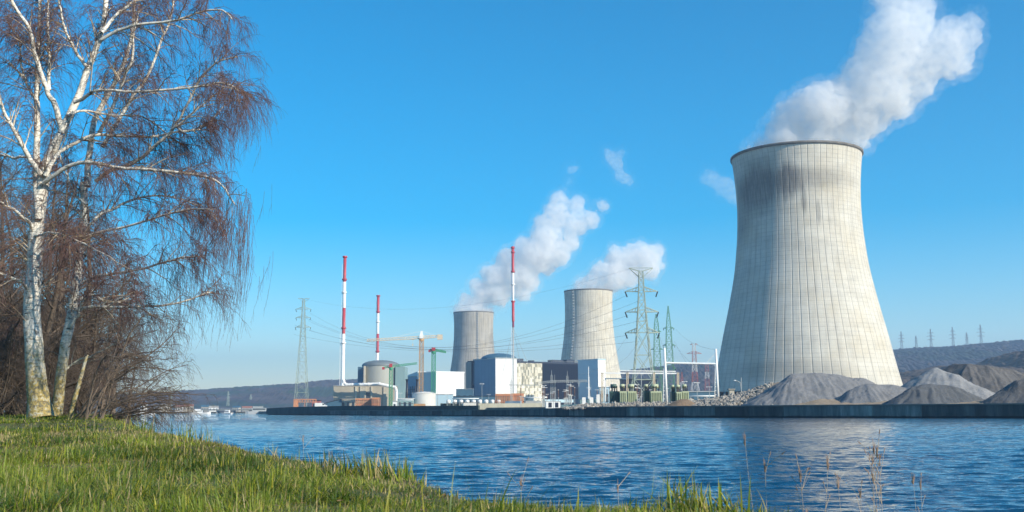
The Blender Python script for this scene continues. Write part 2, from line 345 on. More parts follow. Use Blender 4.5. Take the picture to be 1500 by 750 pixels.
# ------------------------------------------------------------------ cooling towers
def m_tower(name, ribs, stain, tint=(.46, .445, .405), ribdark=.55, soot=None):
    m, t, b = newmat(name)
    tc = N(t, 'ShaderNodeTexCoord'); ob = tc.outputs['Object']
    sx = N(t, 'ShaderNodeSeparateXYZ'); L(t, ob, sx.inputs[0])
    an = math_(t, 'ARCTAN2', sx.outputs['Y'], sx.outputs['X'])
    # ribs follow the meridians
    fr = math_(t, 'FRACT', math_(t, 'MULTIPLY', an, ribs / (2 * math.pi)))
    tri = math_(t, 'ABSOLUTE', math_(t, 'SUBTRACT', fr, .5))            # .5 at the rib
    rib = ramp(t, tri, [(.40, (0,)), (.48, (1,))])
    fr2 = math_(t, 'FRACT', math_(t, 'MULTIPLY', an, ribs * 4 / (2 * math.pi)))
    rib2 = ramp(t, math_(t, 'ABSOLUTE', math_(t, 'SUBTRACT', fr2, .5)), [(.40, (0,)), (.5, (1,))])
    zl = math_(t, 'FRACT', math_(t, 'MULTIPLY', sx.outputs['Z'], 1 / 2.6))
    lift = ramp(t, math_(t, 'ABSOLUTE', math_(t, 'SUBTRACT', zl, .5)), [(.38, (0,)), (.48, (1,))])
    cv = N(t, 'ShaderNodeCombineXYZ'); L(t, math_(t, 'MULTIPLY', math_(t, 'COSINE', an), 40), cv.inputs[0]); L(t, math_(t, 'MULTIPLY', math_(t, 'SINE', an), 40), cv.inputs[1])
    L(t, math_(t, 'MULTIPLY', sx.outputs['Z'], .09), cv.inputs[2])
    st = noise(t, cv.outputs[0], .35, 7, .65)                            # vertical streaks
    st2 = noise(t, cv.outputs[0], 1.3, 4, .6)
    cz = N(t, 'ShaderNodeCombineXYZ'); L(t, math_(t, 'MULTIPLY', math_(t, 'COSINE', an), 1.5), cz.inputs[0]); L(t, math_(t, 'MULTIPLY', math_(t, 'SINE', an), 1.5), cz.inputs[1]); L(t, math_(t, 'MULTIPLY', sx.outputs['Z'], .12), cz.inputs[2])
    hz = noise(t, cz.outputs[0], 1.0, 5, .7)                             # horizontal casting bands
    blot = noise(t, ob, .05, 6, .6)
    col = ramp(t, hz, [(.3, tuple(x * .82 for x in tint)), (.5, tint), (.7, tuple(min(1, x * 1.12) for x in tint))])
    col = mix(t, ramp(t, blot, [(.45, (0,)), (.7, (.5,))]), col, tuple(x * y for x, y in zip(tint, (.88, .80, .66))))
    col = mix(t, ramp(t, st, [(.48, (0,)), (.75, (stain,))]), col, (.13, .125, .12))
    patch = noise(t, ob, .16, 5, .75)
    rs = math_(t, 'MULTIPLY', rib, math_(t, 'MULTIPLY', ribdark, ramp(t, st2, [(.3, (.25,)), (.7, (1,))])))
    col = mix(t, rs, col, (.12, .115, .11))
    col = mix(t, math_(t, 'MULTIPLY', rib2, ramp(t, patch, [(.4, (.05,)), (.65, (.30,))])), col, (.16, .15, .14))
    col = mix(t, math_(t, 'MULTIPLY', lift, ramp(t, patch, [(.38, (.05,)), (.62, (.34,))])), col, (.20, .19, .17))
    if soot:
        # soot stain with a shape of its own: azimuth, half width, height, half height
        for (a0, wa, z0, wz, s_) in soot:
            da = math_(t, 'DIVIDE', math_(t, 'ABSOLUTE', math_(t, 'SUBTRACT', an, a0)), wa)
            dz = math_(t, 'DIVIDE', math_(t, 'ABSOLUTE', math_(t, 'SUBTRACT', sx.outputs['Z'], z0)), wz)
            dd = math_(t, 'SQRT', math_(t, 'ADD', math_(t, 'POWER', da, 2.0), math_(t, 'POWER', dz, 2.0)))
            mk = ramp(t, math_(t, 'SUBTRACT', 1.35, math_(t, 'ADD', dd, math_(t, 'MULTIPLY', st, .8))), [(.02, (0,)), (.5, (1,))])
            mk = math_(t, 'MULTIPLY', mk, math_(t, 'MULTIPLY', s_, ramp(t, st2, [(.25, (.5,)), (.6, (1,))])))
            col = mix(t, mk, col, (.10, .095, .09))
    L(t, col, b.inputs['Base Color']); b.inputs['Roughness'].default_value = .9
    h = math_(t, 'SUBTRACT', math_(t, 'MULTIPLY', rib, -.25), math_(t, 'MULTIPLY', lift, .06))
    bn = N(t, 'ShaderNodeBump', Strength=.7, Distance=1.0); L(t, h, bn.inputs['Height']); L(t, bn.outputs[0], b.inputs['Normal'])
    return m
def smooth_prof(pts, n=40):
    z = np.array([p[1] for p in pts], float); r = np.array([p[0] for p in pts], float)
    zz = np.linspace(z[0], z[-1], n); k = np.array([1, 2, 3, 2, 1.]) / 9
    ri = np.interp(zz, z, r); rp = np.concatenate([[ri[0] * 2 - ri[2], ri[0] * 2 - ri[1]], ri, [ri[-1] * 2 - ri[-2], ri[-1] * 2 - ri[-3]]])
    return list(zip(np.convolve(rp, k, 'valid'), zz))
def tower(label, X, Y, prof, mat, mat_rim, lip, cols=0, gallery=True, ladder=None):
    th_ = thing('cooling_tower', label, 'cooling tower', (X, Y, 0))
    pr = smooth_prof(prof); mb = MB()
    mb.lathe(pr, 192); mb.lathe([(r - .9, z) for r, z in pr][::-1], 192)
    r0_, z0_ = pr[0]; mb.lathe([(r0_ - .9, z0_), (r0_, z0_)], 192)
    mb.build('shell', mat, th_)
    rt_, zt_ = pr[-1]; m2 = MB()
    m2.lathe([(rt_ + .02, zt_ - 1.2), (rt_ + lip, zt_ - .9), (rt_ + lip, zt_ + .5), (rt_ - 1.6, zt_ + .5), (rt_ - 1.6, zt_ - 1.2)], 192)
    for (a, b_) in zip(m2.v[::1][:0], []): pass
    rim = m2.build('rim', mat_rim, th_)
    rl = MB(); nn = 96
    for k in range(nn):
        a1 = 2 * math.pi * k / nn; a2 = 2 * math.pi * (k + 1) / nn
        q1 = (math.cos(a1) * (rt_ + lip - .1), math.sin(a1) * (rt_ + lip - .1)); q2 = (math.cos(a2) * (rt_ + lip - .1), math.sin(a2) * (rt_ + lip - .1))
        rl.bar((*q1, zt_ + .5), (*q1, zt_ + 1.6), .05); rl.bar((*q1, zt_ + 1.6), (*q2, zt_ + 1.6), .05)
    rl.build('railing', m_gal, rim)
    if cols:
        proto = None
        for k in range(cols):
            a = 2 * math.pi * k / cols
            if proto is None:
                c_ = MB()
                for s_ in (-1, 1):
                    b1 = math.pi / cols * s_
                    c_.bar((math.cos(0) * (r0_ + 3.2), 0, G - .2), ((r0_ - .5) * math.cos(b1), (r0_ - .5) * math.sin(b1), z0_ + .1), .5, .42, 8, 0, True)
                proto = c_.build('support_column', m_conc, th_)
            else:
                d = proto.copy(); COL.objects.link(d); d.parent = th_; d.rotation_euler.z = a
        b_ = MB(); b_.lathe([(r0_ + 4.4, G - .5), (r0_ + 4.4, G + 1.2), (r0_ + 3.6, G + 1.2), (r0_ + 3.6, G - .5)], 96); b_.build('basin', m_conc, th_)
        i_ = MB(); i_.lathe([(r0_ - 3, G), (r0_ - 3, z0_ - .5)], 96); i_.build('cooling_fill', m_dark, th_)
    if ladder is not None:
        l_ = MB()
        for (r, z), (r2, z2) in zip(pr[:-1], pr[1:]):
            ca, sa = math.cos(ladder), math.sin(ladder); tx, ty = -sa, ca
            for o_ in (-.9, .9): l_.bar((ca * (r + .5) + tx * o_, sa * (r + .5) + ty * o_, z), (ca * (r2 + .5) + tx * o_, sa * (r2 + .5) + ty * o_, z2), .22)
            l_.box(ca * (r + .7) - 1.3, ca * (r + .7) + 1.3, sa * (r + .7) - .5, sa * (r + .7) + .5, z, z + 1.2)
        l_.build('ladder', m_gal, th_)
    return th_
m_gal = plain('galvanised_steel', (.42, .44, .43), .55, .25, 1, .3)
m_conc = plain('weathered_concrete', (.34, .32, .28), .9, .35, .08, 0, True)
m_dark = plain('dark_interior', (.03, .032, .035), .9)
m_rim = plain('grey_rim_concrete', (.16, .15, .135), .9, .5, .3)
TX, TY = 183.9, 668.0
# azimuths in the tower's own frame: the camera lies at about -105 degrees
mt1 = m_tower('big_tower_concrete', 64, .32, tint=(.56, .535, .465), ribdark=.45, soot=[(-1.83 - .65, .62, 138, 22, .75), (-1.83 - .1, 1.5, 141, 10, .45), (-1.83 - .12, .24, 140, 15, .75), (-1.83 + .08, .06, 128, 12, .6), (-1.83 + .30, .05, 120, 10, .5), (-1.83 - 1.2, .5, 128, 30, .5), (-1.83 - .2, .9, 24, 9, .35)])
tower('very large pale concrete cooling tower nearest the camera, dark soot stain near its rim', TX, TY,
      [(57.8, 12.5), (54.2, 28), (50.9, 44.5), (45.7, 67), (41.3, 89), (38.9, 111.6), (38.3, 128), (38.7, 142), (39.8, 155), (40.9, 163)], mt1, m_rim, .7, 48)
T2Y = 1433.; s2 = T2Y / F
t2 = P(860.3, 540, T2Y)
mt2 = m_tower('ribbed_tower_concrete', 60, .6, tint=(.60, .56, .46), ribdark=.6)
tower('second cooling tower, pale and ribbed, behind the pale blue block and steel pylon', t2.x + 3, T2Y,
      [(48.5, 12), (45.5, 28), (41.5, 50), (38.6, 68), (34.5, 95), (32.3, 120), (32.0, 140), (32.9, 161.5)], mt2, m_rim, .4, 0, ladder=-2.3)
T1Y = 1750.; t1 = P(692, 540, T1Y)
mt3 = m_tower('grey_tower_concrete', 56, .8, tint=(.42, .395, .34), ribdark=.6)
tower('farthest and smallest looking cooling tower, grey, behind the domed blue building', t1.x + 2, T1Y,
      [(48, 12), (45.5, 25), (42, 45), (38.3, 66), (35.2, 88), (32.6, 118), (32.2, 140), (33.2, 162)], mt3, m_rim, .4, 0, ladder=-1.35)
# ------------------------------------------------------------------ painted materials
m_white = plain('white_sheet_cladding', (.78, .79, .78), .5, .06, .05)
m_bluec = plain('blue_grey_cladding', (.27, .38, .48), .55, .08, .05)
m_pale = plain('pale_blue_cladding', (.42, .58, .66), .55, .08, .05)
m_teal = plain('teal_grey_cladding', (.24, .36, .36), .6, .12, .05)
m_navy = plain('navy_blue_cladding', (.015, .025, .05), .5, .2, .1, 0, True)
m_beige = plain('beige_render', (.42, .38, .30), .9, .25, .06, 0, True)
m_cream = plain('cream_concrete', (.50, .46, .37), .9, .2, .1, 0, True)
m_roofb = plain('dark_blue_roof', (.055, .13, .19), .5, .2, .1)
m_black = plain('black_steel', (.02, .022, .028), .5)
m_red = plain('signal_red_paint', (.46, .05, .06), .5, .25, .3)
m_wht = plain('signal_white_paint', (.80, .80, .78), .5, .08, .3)
m_oran = plain('orange_steel_paint', (.60, .27, .14), .6, .25, .3)
m_oran2 = plain('faded_orange_paint', (.55, .33, .16), .6, .2, .3)
m_gree = plain('green_steel_paint', (.05, .30, .16), .5, .2, .3)
m_cran = plain('cream_crane_paint', (.66, .55, .40), .6, .15, .3)
m_flood = plain('algae_green_concrete', (.055, .075, .068), .9, .45, .12)
m_glass = plain('dark_window_glass', (.03, .05, .07), .15)
m_tank = plain('off_white_tank_paint', (.62, .61, .57), .6, .12, .2)
def ribbed(name, c1, c2, per, vertical=True):
    m, t, b = newmat(name); tc = N(t, 'ShaderNodeTexCoord'); sx = N(t, 'ShaderNodeSeparateXYZ'); L(t, tc.outputs['Object'], sx.inputs[0])
    s_ = math_(t, 'ADD', sx.outputs['X'], sx.outputs['Y']) if vertical else sx.outputs['Z']
    f = math_(t, 'ABSOLUTE', math_(t, 'SUBTRACT', math_(t, 'FRACT', math_(t, 'MULTIPLY', s_, 1 / per)), .5))
    k = noise(t, tc.outputs['Object'], .08, 5)
    L(t, mix(t, ramp(t, f, [(.38, (0,)), (.46, (1,))]), mix(t, k, c1, tuple(x * .8 for x in c1)), c2), b.inputs['Base Color']); b.inputs['Roughness'].default_value = .6
    return m
m_white2 = ribbed('white_panel_cladding', (.80, .81, .80), (.66, .68, .69), 6)
m_blue2 = ribbed('blue_panel_cladding', (.17, .27, .37), (.13, .22, .31), 6)
m_hall_shadow = ribbed('ribbed_hall_shadow', (.006, .010, .022), (.014, .022, .042), 2.2)  # near-black ribbed blue, shade put into the colour
m_hall_shadow.node_tree.nodes['Principled BSDF'].inputs['Specular IOR Level'].default_value = .1
m_pixel, t, b = newmat('pixel_pattern_cladding')
tc = N(t, 'ShaderNodeTexCoord'); mp = N(t, 'ShaderNodeMapping'); mp.inputs['Scale'].default_value = (.55, .55, .34); L(t, tc.outputs['Object'], mp.inputs[0])
sn = N(t, 'ShaderNodeVectorMath', operation='FLOOR'); L(t, mp.outputs[0], sn.inputs[0])
wn = N(t, 'ShaderNodeTexWhiteNoise'); L(t, sn.outputs[0], wn.inputs['Vector'])
mp2 = N(t, 'ShaderNodeMapping'); mp2.inputs['Scale'].default_value = (.2, .2, .13); L(t, tc.outputs['Object'], mp2.inputs[0])
sn2 = N(t, 'ShaderNodeVectorMath', operation='FLOOR'); L(t, mp2.outputs[0], sn2.inputs[0])
wn2 = N(t, 'ShaderNodeTexWhiteNoise'); L(t, sn2.outputs[0], wn2.inputs['Vector'])
v = math_(t, 'ADD', math_(t, 'MULTIPLY', wn.outputs['Value'], .62), math_(t, 'MULTIPLY', wn2.outputs['Value'], .38))
rp = N(t, 'ShaderNodeValToRGB'); rp.color_ramp.interpolation = 'CONSTANT'; e = rp.color_ramp.elements; e.new(.5); e.new(.62)
for i, (p_, c_) in enumerate([(0, (.20, .20, .15)), (.30, (.33, .31, .22)), (.48, (.62, .58, .46)), (.72, (.72, .70, .60))]):
    if i >= len(e): e.new(p_)
    e[i].position = p_; e[i].color = (*c_, 1)
L(t, v, rp.inputs[0]); L(t, rp.outputs[0], b.inputs['Base Color']); b.inputs['Roughness'].default_value = .7
# ------------------------------------------------------------------ buildings turned with one corner to the river
AL = R(325 - 0); AR = R(55)
dL = np.array([math.sin(AL), math.cos(AL)]); dR = np.array([math.sin(AR), math.cos(AR)])
def solve(xc, D, d, wpx):
    X0 = GX(xc, D); lo, hi = 0., 600.
    for _ in range(50):
        mid = (lo + hi) / 2; Xm, Ym = X0 + d[0] * mid, D + d[1] * mid
        px = 750 + Xm / Ym * F * math.cos(PITCH) ** 0   # close enough for a search
        tgt = xc + wpx
        pxx = 750 + Xm * F / (Ym / math.cos(PITCH) * 1.0) * 1.0
        cur = (Xm / Ym - X0 / D) * F * 1.0 / math.cos(PITCH)
        if abs(cur) < abs(wpx): lo = mid
        else: hi = mid
    return lo
def corner_box(xc, D, wl, wr, ytop, z0=G - .5):
    """footprint A (corner), B (left end), Cc, Dd (right end); local frame: origin at the corner"""
    ll = solve(xc, D, dL, -wl) if wl > 0 else 12.; lr = solve(xc, D, dR, wr) if wr > 0 else 12.
    return (GX(xc, D), D), ll, lr, PZ(ytop, D, xc)
ROT = -AR + math.pi / 2       # local x axis runs along the right face
def bld(label, xc, D, wl, wr, ytop, mL, mR, roof=None, parts=(), cat='building', name='industrial_building', parapet=.6, group=None, dl=None, dr=None):
    (X0, Y0), ll, lr, zt = corner_box(xc, D, wl, wr, ytop)
    if dl: ll = dl
    if dr: lr = dr
    th_ = thing(name, label, cat, (X0, Y0, G), ROT, group)
    h = zt - G
    # local: right face along +x at y=0 ; left face along +y at x=0
    mb = MB()
    vs = [(0, 0, -1), (lr, 0, -1), (lr, ll, -1), (0, ll, -1), (0, 0, h), (lr, 0, h), (lr, ll, h), (0, ll, h)]
    mb.add(vs, [(0, 1, 5, 4)], 1); mb.add(vs, [(3, 0, 4, 7)], 0); mb.add(vs, [(1, 2, 6, 5), (2, 3, 7, 6), (4, 5, 6, 7)], 0)
    mb.build('wall', [mL, mR], th_)
    rf = MB(); t_ = .35
    for (x0_, x1_, y0_, y1_) in ((-t_, lr + t_, -t_, 0 - .003), (-t_, lr + t_, ll + .003, ll + t_), (-t_, -.003, 0, ll), (lr + .003, lr + t_, 0, ll)):
        rf.box(x0_, x1_, y0_, y1_, h - parapet, h + .4)
    rf.build('roof_edge', roof or m_gal, th_)
    return th_, ll, lr, h
def win_row(th_, face, u0_, u1_, z0_, z1_, n, frac=.7, mat=None, name='window', d=.12):
    w_ = (u1_ - u0_) / n
    for k in range(n):
        a = u0_ + w_ * k + w_ * (1 - frac) / 2; e = a + w_ * frac; mb = MB()
        if face == 'R': mb.box(a, e, -d, .05, z0_, z1_)
        else: mb.box(-d, .05, a, e, z0_, z1_)
        mb.build(name, mat or m_glass, th_)
# domed containment block with white lit face
th_, ll, lr, h = bld('tall blue and white reactor building with a blue dome on its roof', 726, 1000, 33, 31.5, 524.5, m_blue2, m_white2, m_gal, name='reactor_building')
dm = MB(); cx_, cy_ = 16.5, 18.5; rd = 17.5; hd = PZ(515.5, 1000) - G - h
prf = [(rd * math.cos(a), h + hd * math.sin(a)) for a in np.linspace(0, math.pi / 2 * .985, 14)]
dm.lathe([(rd, h - .3)] + prf, 64, cx_, cy_); dm.build('dome', m_roofb, th_)
mb = MB(); mb.box(3, lr + 7.5, 11, ll - .1, -1, h - .5); mb.build('rear_block', m_blue2, th_)
win_row(th_, 'L', 2, ll - 4, .5, 3.5, 4, .5, m_gal, 'vent')
mb = MB()
for k in range(5): mb.bar((-1.0, ll - 1 + k * 1.9, -1), (-1.0, ll - 1 + k * 1.9, h * .97), .55 + .2 * (k % 2), None, 8, 0, True)
mb.box(-1.6, .5, ll - 2, ll + 8, h * .93, h * .98); mb.box(-1.6, .5, ll - 2, ll + 8, h * .45, h * .48)
mb.build('exhaust_pipe', m_black, th_)
mb = MB(); mb.box(-2, 1, ll + .5, ll + 10, -1, h * .96); mb.build('stair_tower', m_conc, th_)
# turbine hall
th_, ll, lr, h = bld('long turbine hall with a patchwork beige front and a painted dark shadow over its right half', 757.8, 1040, 0, 91, 529.5, m_teal, m_pixel, m_navy, name='turbine_hall', dl=50, parapet=1.2)
fx = solve(757.8, 1040, dR, 37)
mb = MB(); mb.box(fx, lr - .2, -.25, -.003, 0, h - 1.2); mb.build('shadow_panel', m_hall_shadow, th_)  # cast shadow on the right half, painted as a dark panel
for k in range(6): win_row(th_, 'R', fx + 2, lr - 3, 6.5, 9.5, 1, .98, m_pale, 'window_band', .4) if k == 0 else None
for (u, ww, hh2) in ((lr * .04, 9, 3.2), (lr * .62, 14, 3.0), (lr * .86, 10, 3.6), (lr * .3, 2, 2)):
    mb = MB(); mb.box(u, u + ww, 6, 14, h, h + hh2); mb.build('roof_unit', m_navy, th_)
mb = MB()
for k in range(14): mb.bar((lr * .04 + k * lr / 15, 2, h), (lr * .04 + k * lr / 15, 2, h + 1.6), .08)
mb.bar((2, 2, h + 1.6), (lr - 3, 2, h + 1.6), .08); mb.build('roof_railing', m_gal, th_)
# pale blue block
th_, ll, lr, h = bld('pale blue windowless block at the right end of the turbine hall', 877, 985, 29.5, 0, 526, m_pale, m_white, m_pale, dr=9)
mb = MB(); mb.box(-6, -.1, 2, ll, -1, 9); mb.build('annex', m_roofb, th_)
# white building and pale blue return
th_, ll, lr, h = bld('white windowless hall with a pale blue side wall', 638.5, 950, 27, 41.5, 544.5, m_pale, m_white2, m_white)
mb = MB(); mb.box(lr * .78, lr + 8, -9, -.2, -1, h * .27); mb.build('annex', m_black, th_)
win_row(th_, 'L', 4, ll - 3, h * .1, h * .3, 4, .8, m_bluec, 'door')
# blue sloped roof halls
th_, ll, lr, h = bld('blue grey hall with a roof sloping down to its left', 611.5, 1010, 22, 0, 551, m_bluec, m_bluec, m_gal, dr=16)
mb = MB(); mb.add([(0, 0, h), (0, ll, h), (0, 0, h + 4.5), (9, 0, h), (9, ll, h), (9, 0, h + 4.5)], [(0, 2, 1), (3, 4, 5), (1, 2, 5, 4), (0, 3, 5, 2)]); mb.build('roof', m_white, th_)
mb = MB()
for k in range(6): mb.bar((-1.5, 2 + k * ll / 6, -1), (-1.5, 2 + k * ll / 6, h * .7), .5)
for k in range(4): mb.bar((-1.5, 2, h * .15 * (k + 1)), (-1.5, ll, h * .15 * (k + 1)), .4)
mb.build('steel_frame', m_black, th_)
for k, x_ in enumerate((596, 611)):
    a = P(x_, 582, 770); e = P(x_, 555.5, 770); mb = MB(); mb.bar((0, 0, G - a.z - .4), (0, 0, e.z - a.z), .95, .8, 12, 0, True); mb.lathe([(.85, e.z - a.z - 1), (1.1, e.z - a.z - .8), (1.1, e.z - a.z)], 12)
    o = mb.build('exhaust_stack', m_black, None, a); tag(o, ('left' if k == 0 else 'right') + ' one of two thin black stacks before the blue grey hall', 'stack')
# low clutter between: small halls
def lowbox(label, x0, x1, y0, y1, D, depth, mat, roof=None, wins=0, group=None, wm=None, cat='building', name='low_building', slope=0):
    a = P(x0, y1, D); e = P(x1, y0, D); zt = e.z; zb = min(G if D > 420 else 2.0, a.z) - .4
    th_ = thing(name, label, cat, (a.x, D, zb), 0, group); W = e.x - a.x; H = zt - zb
    mb = MB(); mb.add([(0, 0, 0), (W, 0, 0), (W, depth, 0), (0, depth, 0), (0, 0, H - slope), (W, 0, H), (W, depth, H), (0, depth, H - slope)],
                      [(3, 2, 1, 0), (4, 5, 6, 7), (0, 1, 5, 4), (1, 2, 6, 5), (2, 3, 7, 6), (3, 0, 4, 7)]); mb.build('wall', mat, th_)
    if roof is not None:
        mb = MB(); mb.add([(-.3, -.3, H - slope), (W + .3, -.3, H), (W + .3, depth + .3, H), (-.3, depth + .3, H - slope), (-.3, -.3, H + .35 - slope), (W + .3, -.3, H + .35), (W + .3, depth + .3, H + .35), (-.3, depth + .3, H + .35 - slope)],
                          [(3, 2, 1, 0), (4, 5, 6, 7), (0, 1, 5, 4), (1, 2, 6, 5), (2, 3, 7, 6), (3, 0, 4, 7)]); mb.build('roof', roof, th_)
    for k in range(wins):
        mb = MB(); u = W * (k + .25) / wins; mb.box(u, u + W / wins * .5, -.06, .05, (zb * 0 + H) * .35, H * .7); mb.build('window', wm or m_glass, th_)
    return th_, W, H
# reactor at left: cylinder, corner shaft, teal block
D0 = 960
a = P(553.5, 600, D0); rc = 27.5 / F * D0; zt = PZ(533.5, D0 - rc, 553)
th_ = thing('reactor_building', 'round concrete reactor building with a low grey dome and a teal block on its right', 'building', (a.x, D0 + rc, G))
mb = MB(); mb.lathe([(rc, -1), (rc, zt - G)], 72); mb.build('wall', plain('grey_green_concrete', (.40, .40, .35), .9, .12, .06, 0, True), th_)
mb = MB(); hh = PZ(528.5, D0) - zt + 1.5; mb.lathe([(rc + .3, zt - G - .5), (rc + .3, zt - G + .4)] + [(rc * math.cos(q), zt - G + .4 + hh * math.sin(q)) for q in np.linspace(.1, 1.55, 12)], 72); mb.build('dome', plain('grey_dome_sheet', (.16, .19, .20), .6, .2, .1), th_)
mb = MB(); xl_ = 24 / F * D0; mb.box(xl_, xl_ + 8.5, -rc * .75, rc * .9, -1, PZ(536.5, D0, 575) - G); mb.build('side_block', m_teal, th_)
mb = MB(); mb.box(-rc - 2.2, -rc + 3.5, -rc * .75, 0, -1, PZ(536, D0) - G); mb.build('lift_shaft', m_roofb, th_)
mb = MB(); mb.box(-rc + 3.8, -rc + 5, -rc - .5, -rc * .6, -1, PZ(535, D0) - G); mb.build('drain_pipe', m_cream, th_)
# concrete machine hall in front of it
th_, W, H = lowbox('wide beige concrete hall with a flat roof under the thick white duct', 488, 577, 565, 600, 800, 26, m_beige, m_gal, 0)
for u, ww in ((.36, .03), (.44, .10), (.62, .02), (.83, .10)):
    mb = MB(); mb.box(W * u, W * (u + ww), -.8, -.05, 0, H * .98); mb.build('pilaster', m_cream, th_)
mb = MB(); mb.box(W * .46, W * .6, -.4, -.02, H * .5, H * .72); mb.build('window_band', m_glass, th_)
lowbox('small beige block projecting from the foot of the beige hall', 499, 521, 584.5, 600, 755, 20, m_beige, m_conc, 3)
lowbox('dark sloped-roof shed left of the beige hall', 478, 500, 585, 600, 752, 16, m_roofb, m_black, 0, slope=2.5)
mb = MB(); D = 792
pts = [P(503, 556, D), P(504, 561, D), P(507, 563.5, D), P(516, 563.5, D), P(540, 563, D), P(556, 562.5, D), P(567, 565, D), P(579, 567.5, D), P(580.5, 572, D), P(580.5, 594, D)]
base = pts[0].copy()
mb.path([p - base for p in pts], 1.15, 12)
for p in pts[1:]: mb.bar(p - base - Vector((.5, 0, 0)), p - base + Vector((.5, 0, 0)), 1.35, None, 12)
o = mb.build('exhaust_duct', m_wht, None, base); tag(o, 'thick white pipe running from the tall chimney over the beige hall', 'duct')
# orange sheds
m_shade = plain('brown_shed_interior', (.40, .27, .18), .9, .5, .4)
def orange(label, x0, x1, y0, y1, D, n):
    th_, W, H = lowbox(label, x0, x1, y0, y1, D, 6, m_oran, m_oran2, 0, cat='shed', name='equipment_shed')
    for k in range(n):
        for (za, zb_) in ((.12, .44), (.56, .88)): mb = MB(); mb.box(W * (k + .12) / n, W * (k + .88) / n, -.06, .05, H * za, H * zb_); mb.build('opening', m_shade, th_)
    mb = MB()
    for k in range(n * 2 + 1): mb.bar((W * k / (n * 2), -1.2, 0), (W * k / (n * 2), -1.2, H), .14)
    mb.bar((0, -1.2, H), (W, -1.2, H), .2); mb.bar((0, -1.2, H * .5), (W, -1.2, H * .5), .14); mb.build('frame', m_oran, th_)
orange('orange steel shed in front of the beige hall', 521, 545, 584, 598, 738, 4)
orange('taller orange steel shed with a platform before the beige hall', 545, 556, 583, 598, 732, 3)
orange('orange shed with grey roof at the foot of the white reactor wall', 726, 752, 577.5, 590, 640, 5)
orange('orange gantry shed right of the white reactor wall', 750, 767, 577, 590, 645, 3)
# white tank
a = P(619.5, 596, 700); rt_ = 17.5 / F * 700; zt = PZ(576, 700)
th_ = thing('storage_tank', 'round off white storage tank beside the white hall', 'tank', (a.x, 700 + rt_, G))
mb = MB(); mb.lathe([(rt_, -1), (rt_, zt - G)], 48); mb.build('tank_body', m_tank, th_)
mb = MB(); mb.lathe([(rt_ + .2, zt - G), (rt_ + .2, zt - G + .3), (rt_ * .5, zt - G + 1.2), (.1, zt - G + 1.6)], 48); mb.build('tank_roof', m_tank, th_)
mb = MB()
for k in range(24): a1, a2 = math.pi * (1 + k / 24), math.pi * (1 + (k + 1) / 24); mb.bar((rt_ * math.cos(a1), rt_ * math.sin(a1), zt - G), (rt_ * math.cos(a1), rt_ * math.sin(a1), zt - G + 1.2), .06); mb.bar((rt_ * math.cos(a1), rt_ * math.sin(a1), zt - G + 1.2), (rt_ * math.cos(a2), rt_ * math.sin(a2), zt - G + 1.2), .06)
mb.build('railing', m_gal, th_)
lowbox('pale green flat box building right of the round tank', 637, 662, 578, 600, 720, 14, m_pale, m_gal, 0)
lowbox('grey green shed left of the round tank', 582, 604, 584, 600, 690, 12, m_teal, m_wht, 3)
lowbox('small white cabin beside the white duct', 575, 581, 588, 600, 640, 5, m_wht, m_gal, 1)
lowbox('dark flat machine hall left of the domed reactor', 668, 693, 570, 600, 930, 16, m_roofb, m_gal, 3)
lowbox('dark long low hall under the domed reactor', 660, 730, 580.5, 600, 760, 20, m_roofb, m_black, 6)
# round roof fans in a row
proto = None
for k in range(9):
    a = P(657 + k * 9.2, 588.5, 640)
    if proto is None:
        proto = thing('cooling_fan', 'x', 'fan', a)
        mb = MB(); mb.lathe([(.15, -1.2), (1.2, -1.0), (1.25, .6), (1.0, 1.1), (.1, 1.3)], 16); mb.build('fan_housing', m_wht, proto)
        mb = MB(); mb.box(-1.3, 1.3, -1.3, 1.3, -2.8 - a.z + a.z, -1.2); mb.build('plinth', m_flood, proto); pp = proto
    else: pp = copy_tree(proto)
    pp.location = a; pp['label'] = 'round white cooling fan in the row before the domed reactor'; pp['group'] = 'round white fans before the domed reactor'
lowbox('long dark green plinth carrying the round white fans', 645, 735, 590.5, 600, 642, 6, m_flood, None, 0, cat='plinth', name='fan_plinth')
# portacabin, cream wall
def portacabin():
    a = P(799.5, 599, 322); e = P(821.5, 588, 322); W = e.x - a.x; H = e.z - a.z
    th_ = thing('portable_cabin', 'white portable cabin with two dark shuttered panels on the quay', 'cabin', a, R(3))
    mb = MB(); mb.box(0, W, 0, 2.4, 0, H); mb.build('wall', m_wht, th_)
    for u in (.18, .62): mb = MB(); mb.box(W * u, W * (u + .22), -.05, .02, H * .2, H * .85); mb.build('shutter', m_navy, th_)
    mb = MB(); mb.box(-.1, W + .1, -.1, 2.5, H, H + .12); mb.build('roof', m_gal, th_)
    mb = MB(); mb.box(-.02, .1, -.06, 0, 0, H); mb.box(W * .5, W * .5 + .1, -.06, 0, 0, H); mb.box(W - .1, W + .02, -.06, 0, 0, H); mb.build('frame', m_gal, th_)
portacabin()
m_creamw = plain('cream_wall_concrete', (.52, .49, .38), .9, .25, .25, 0, True)
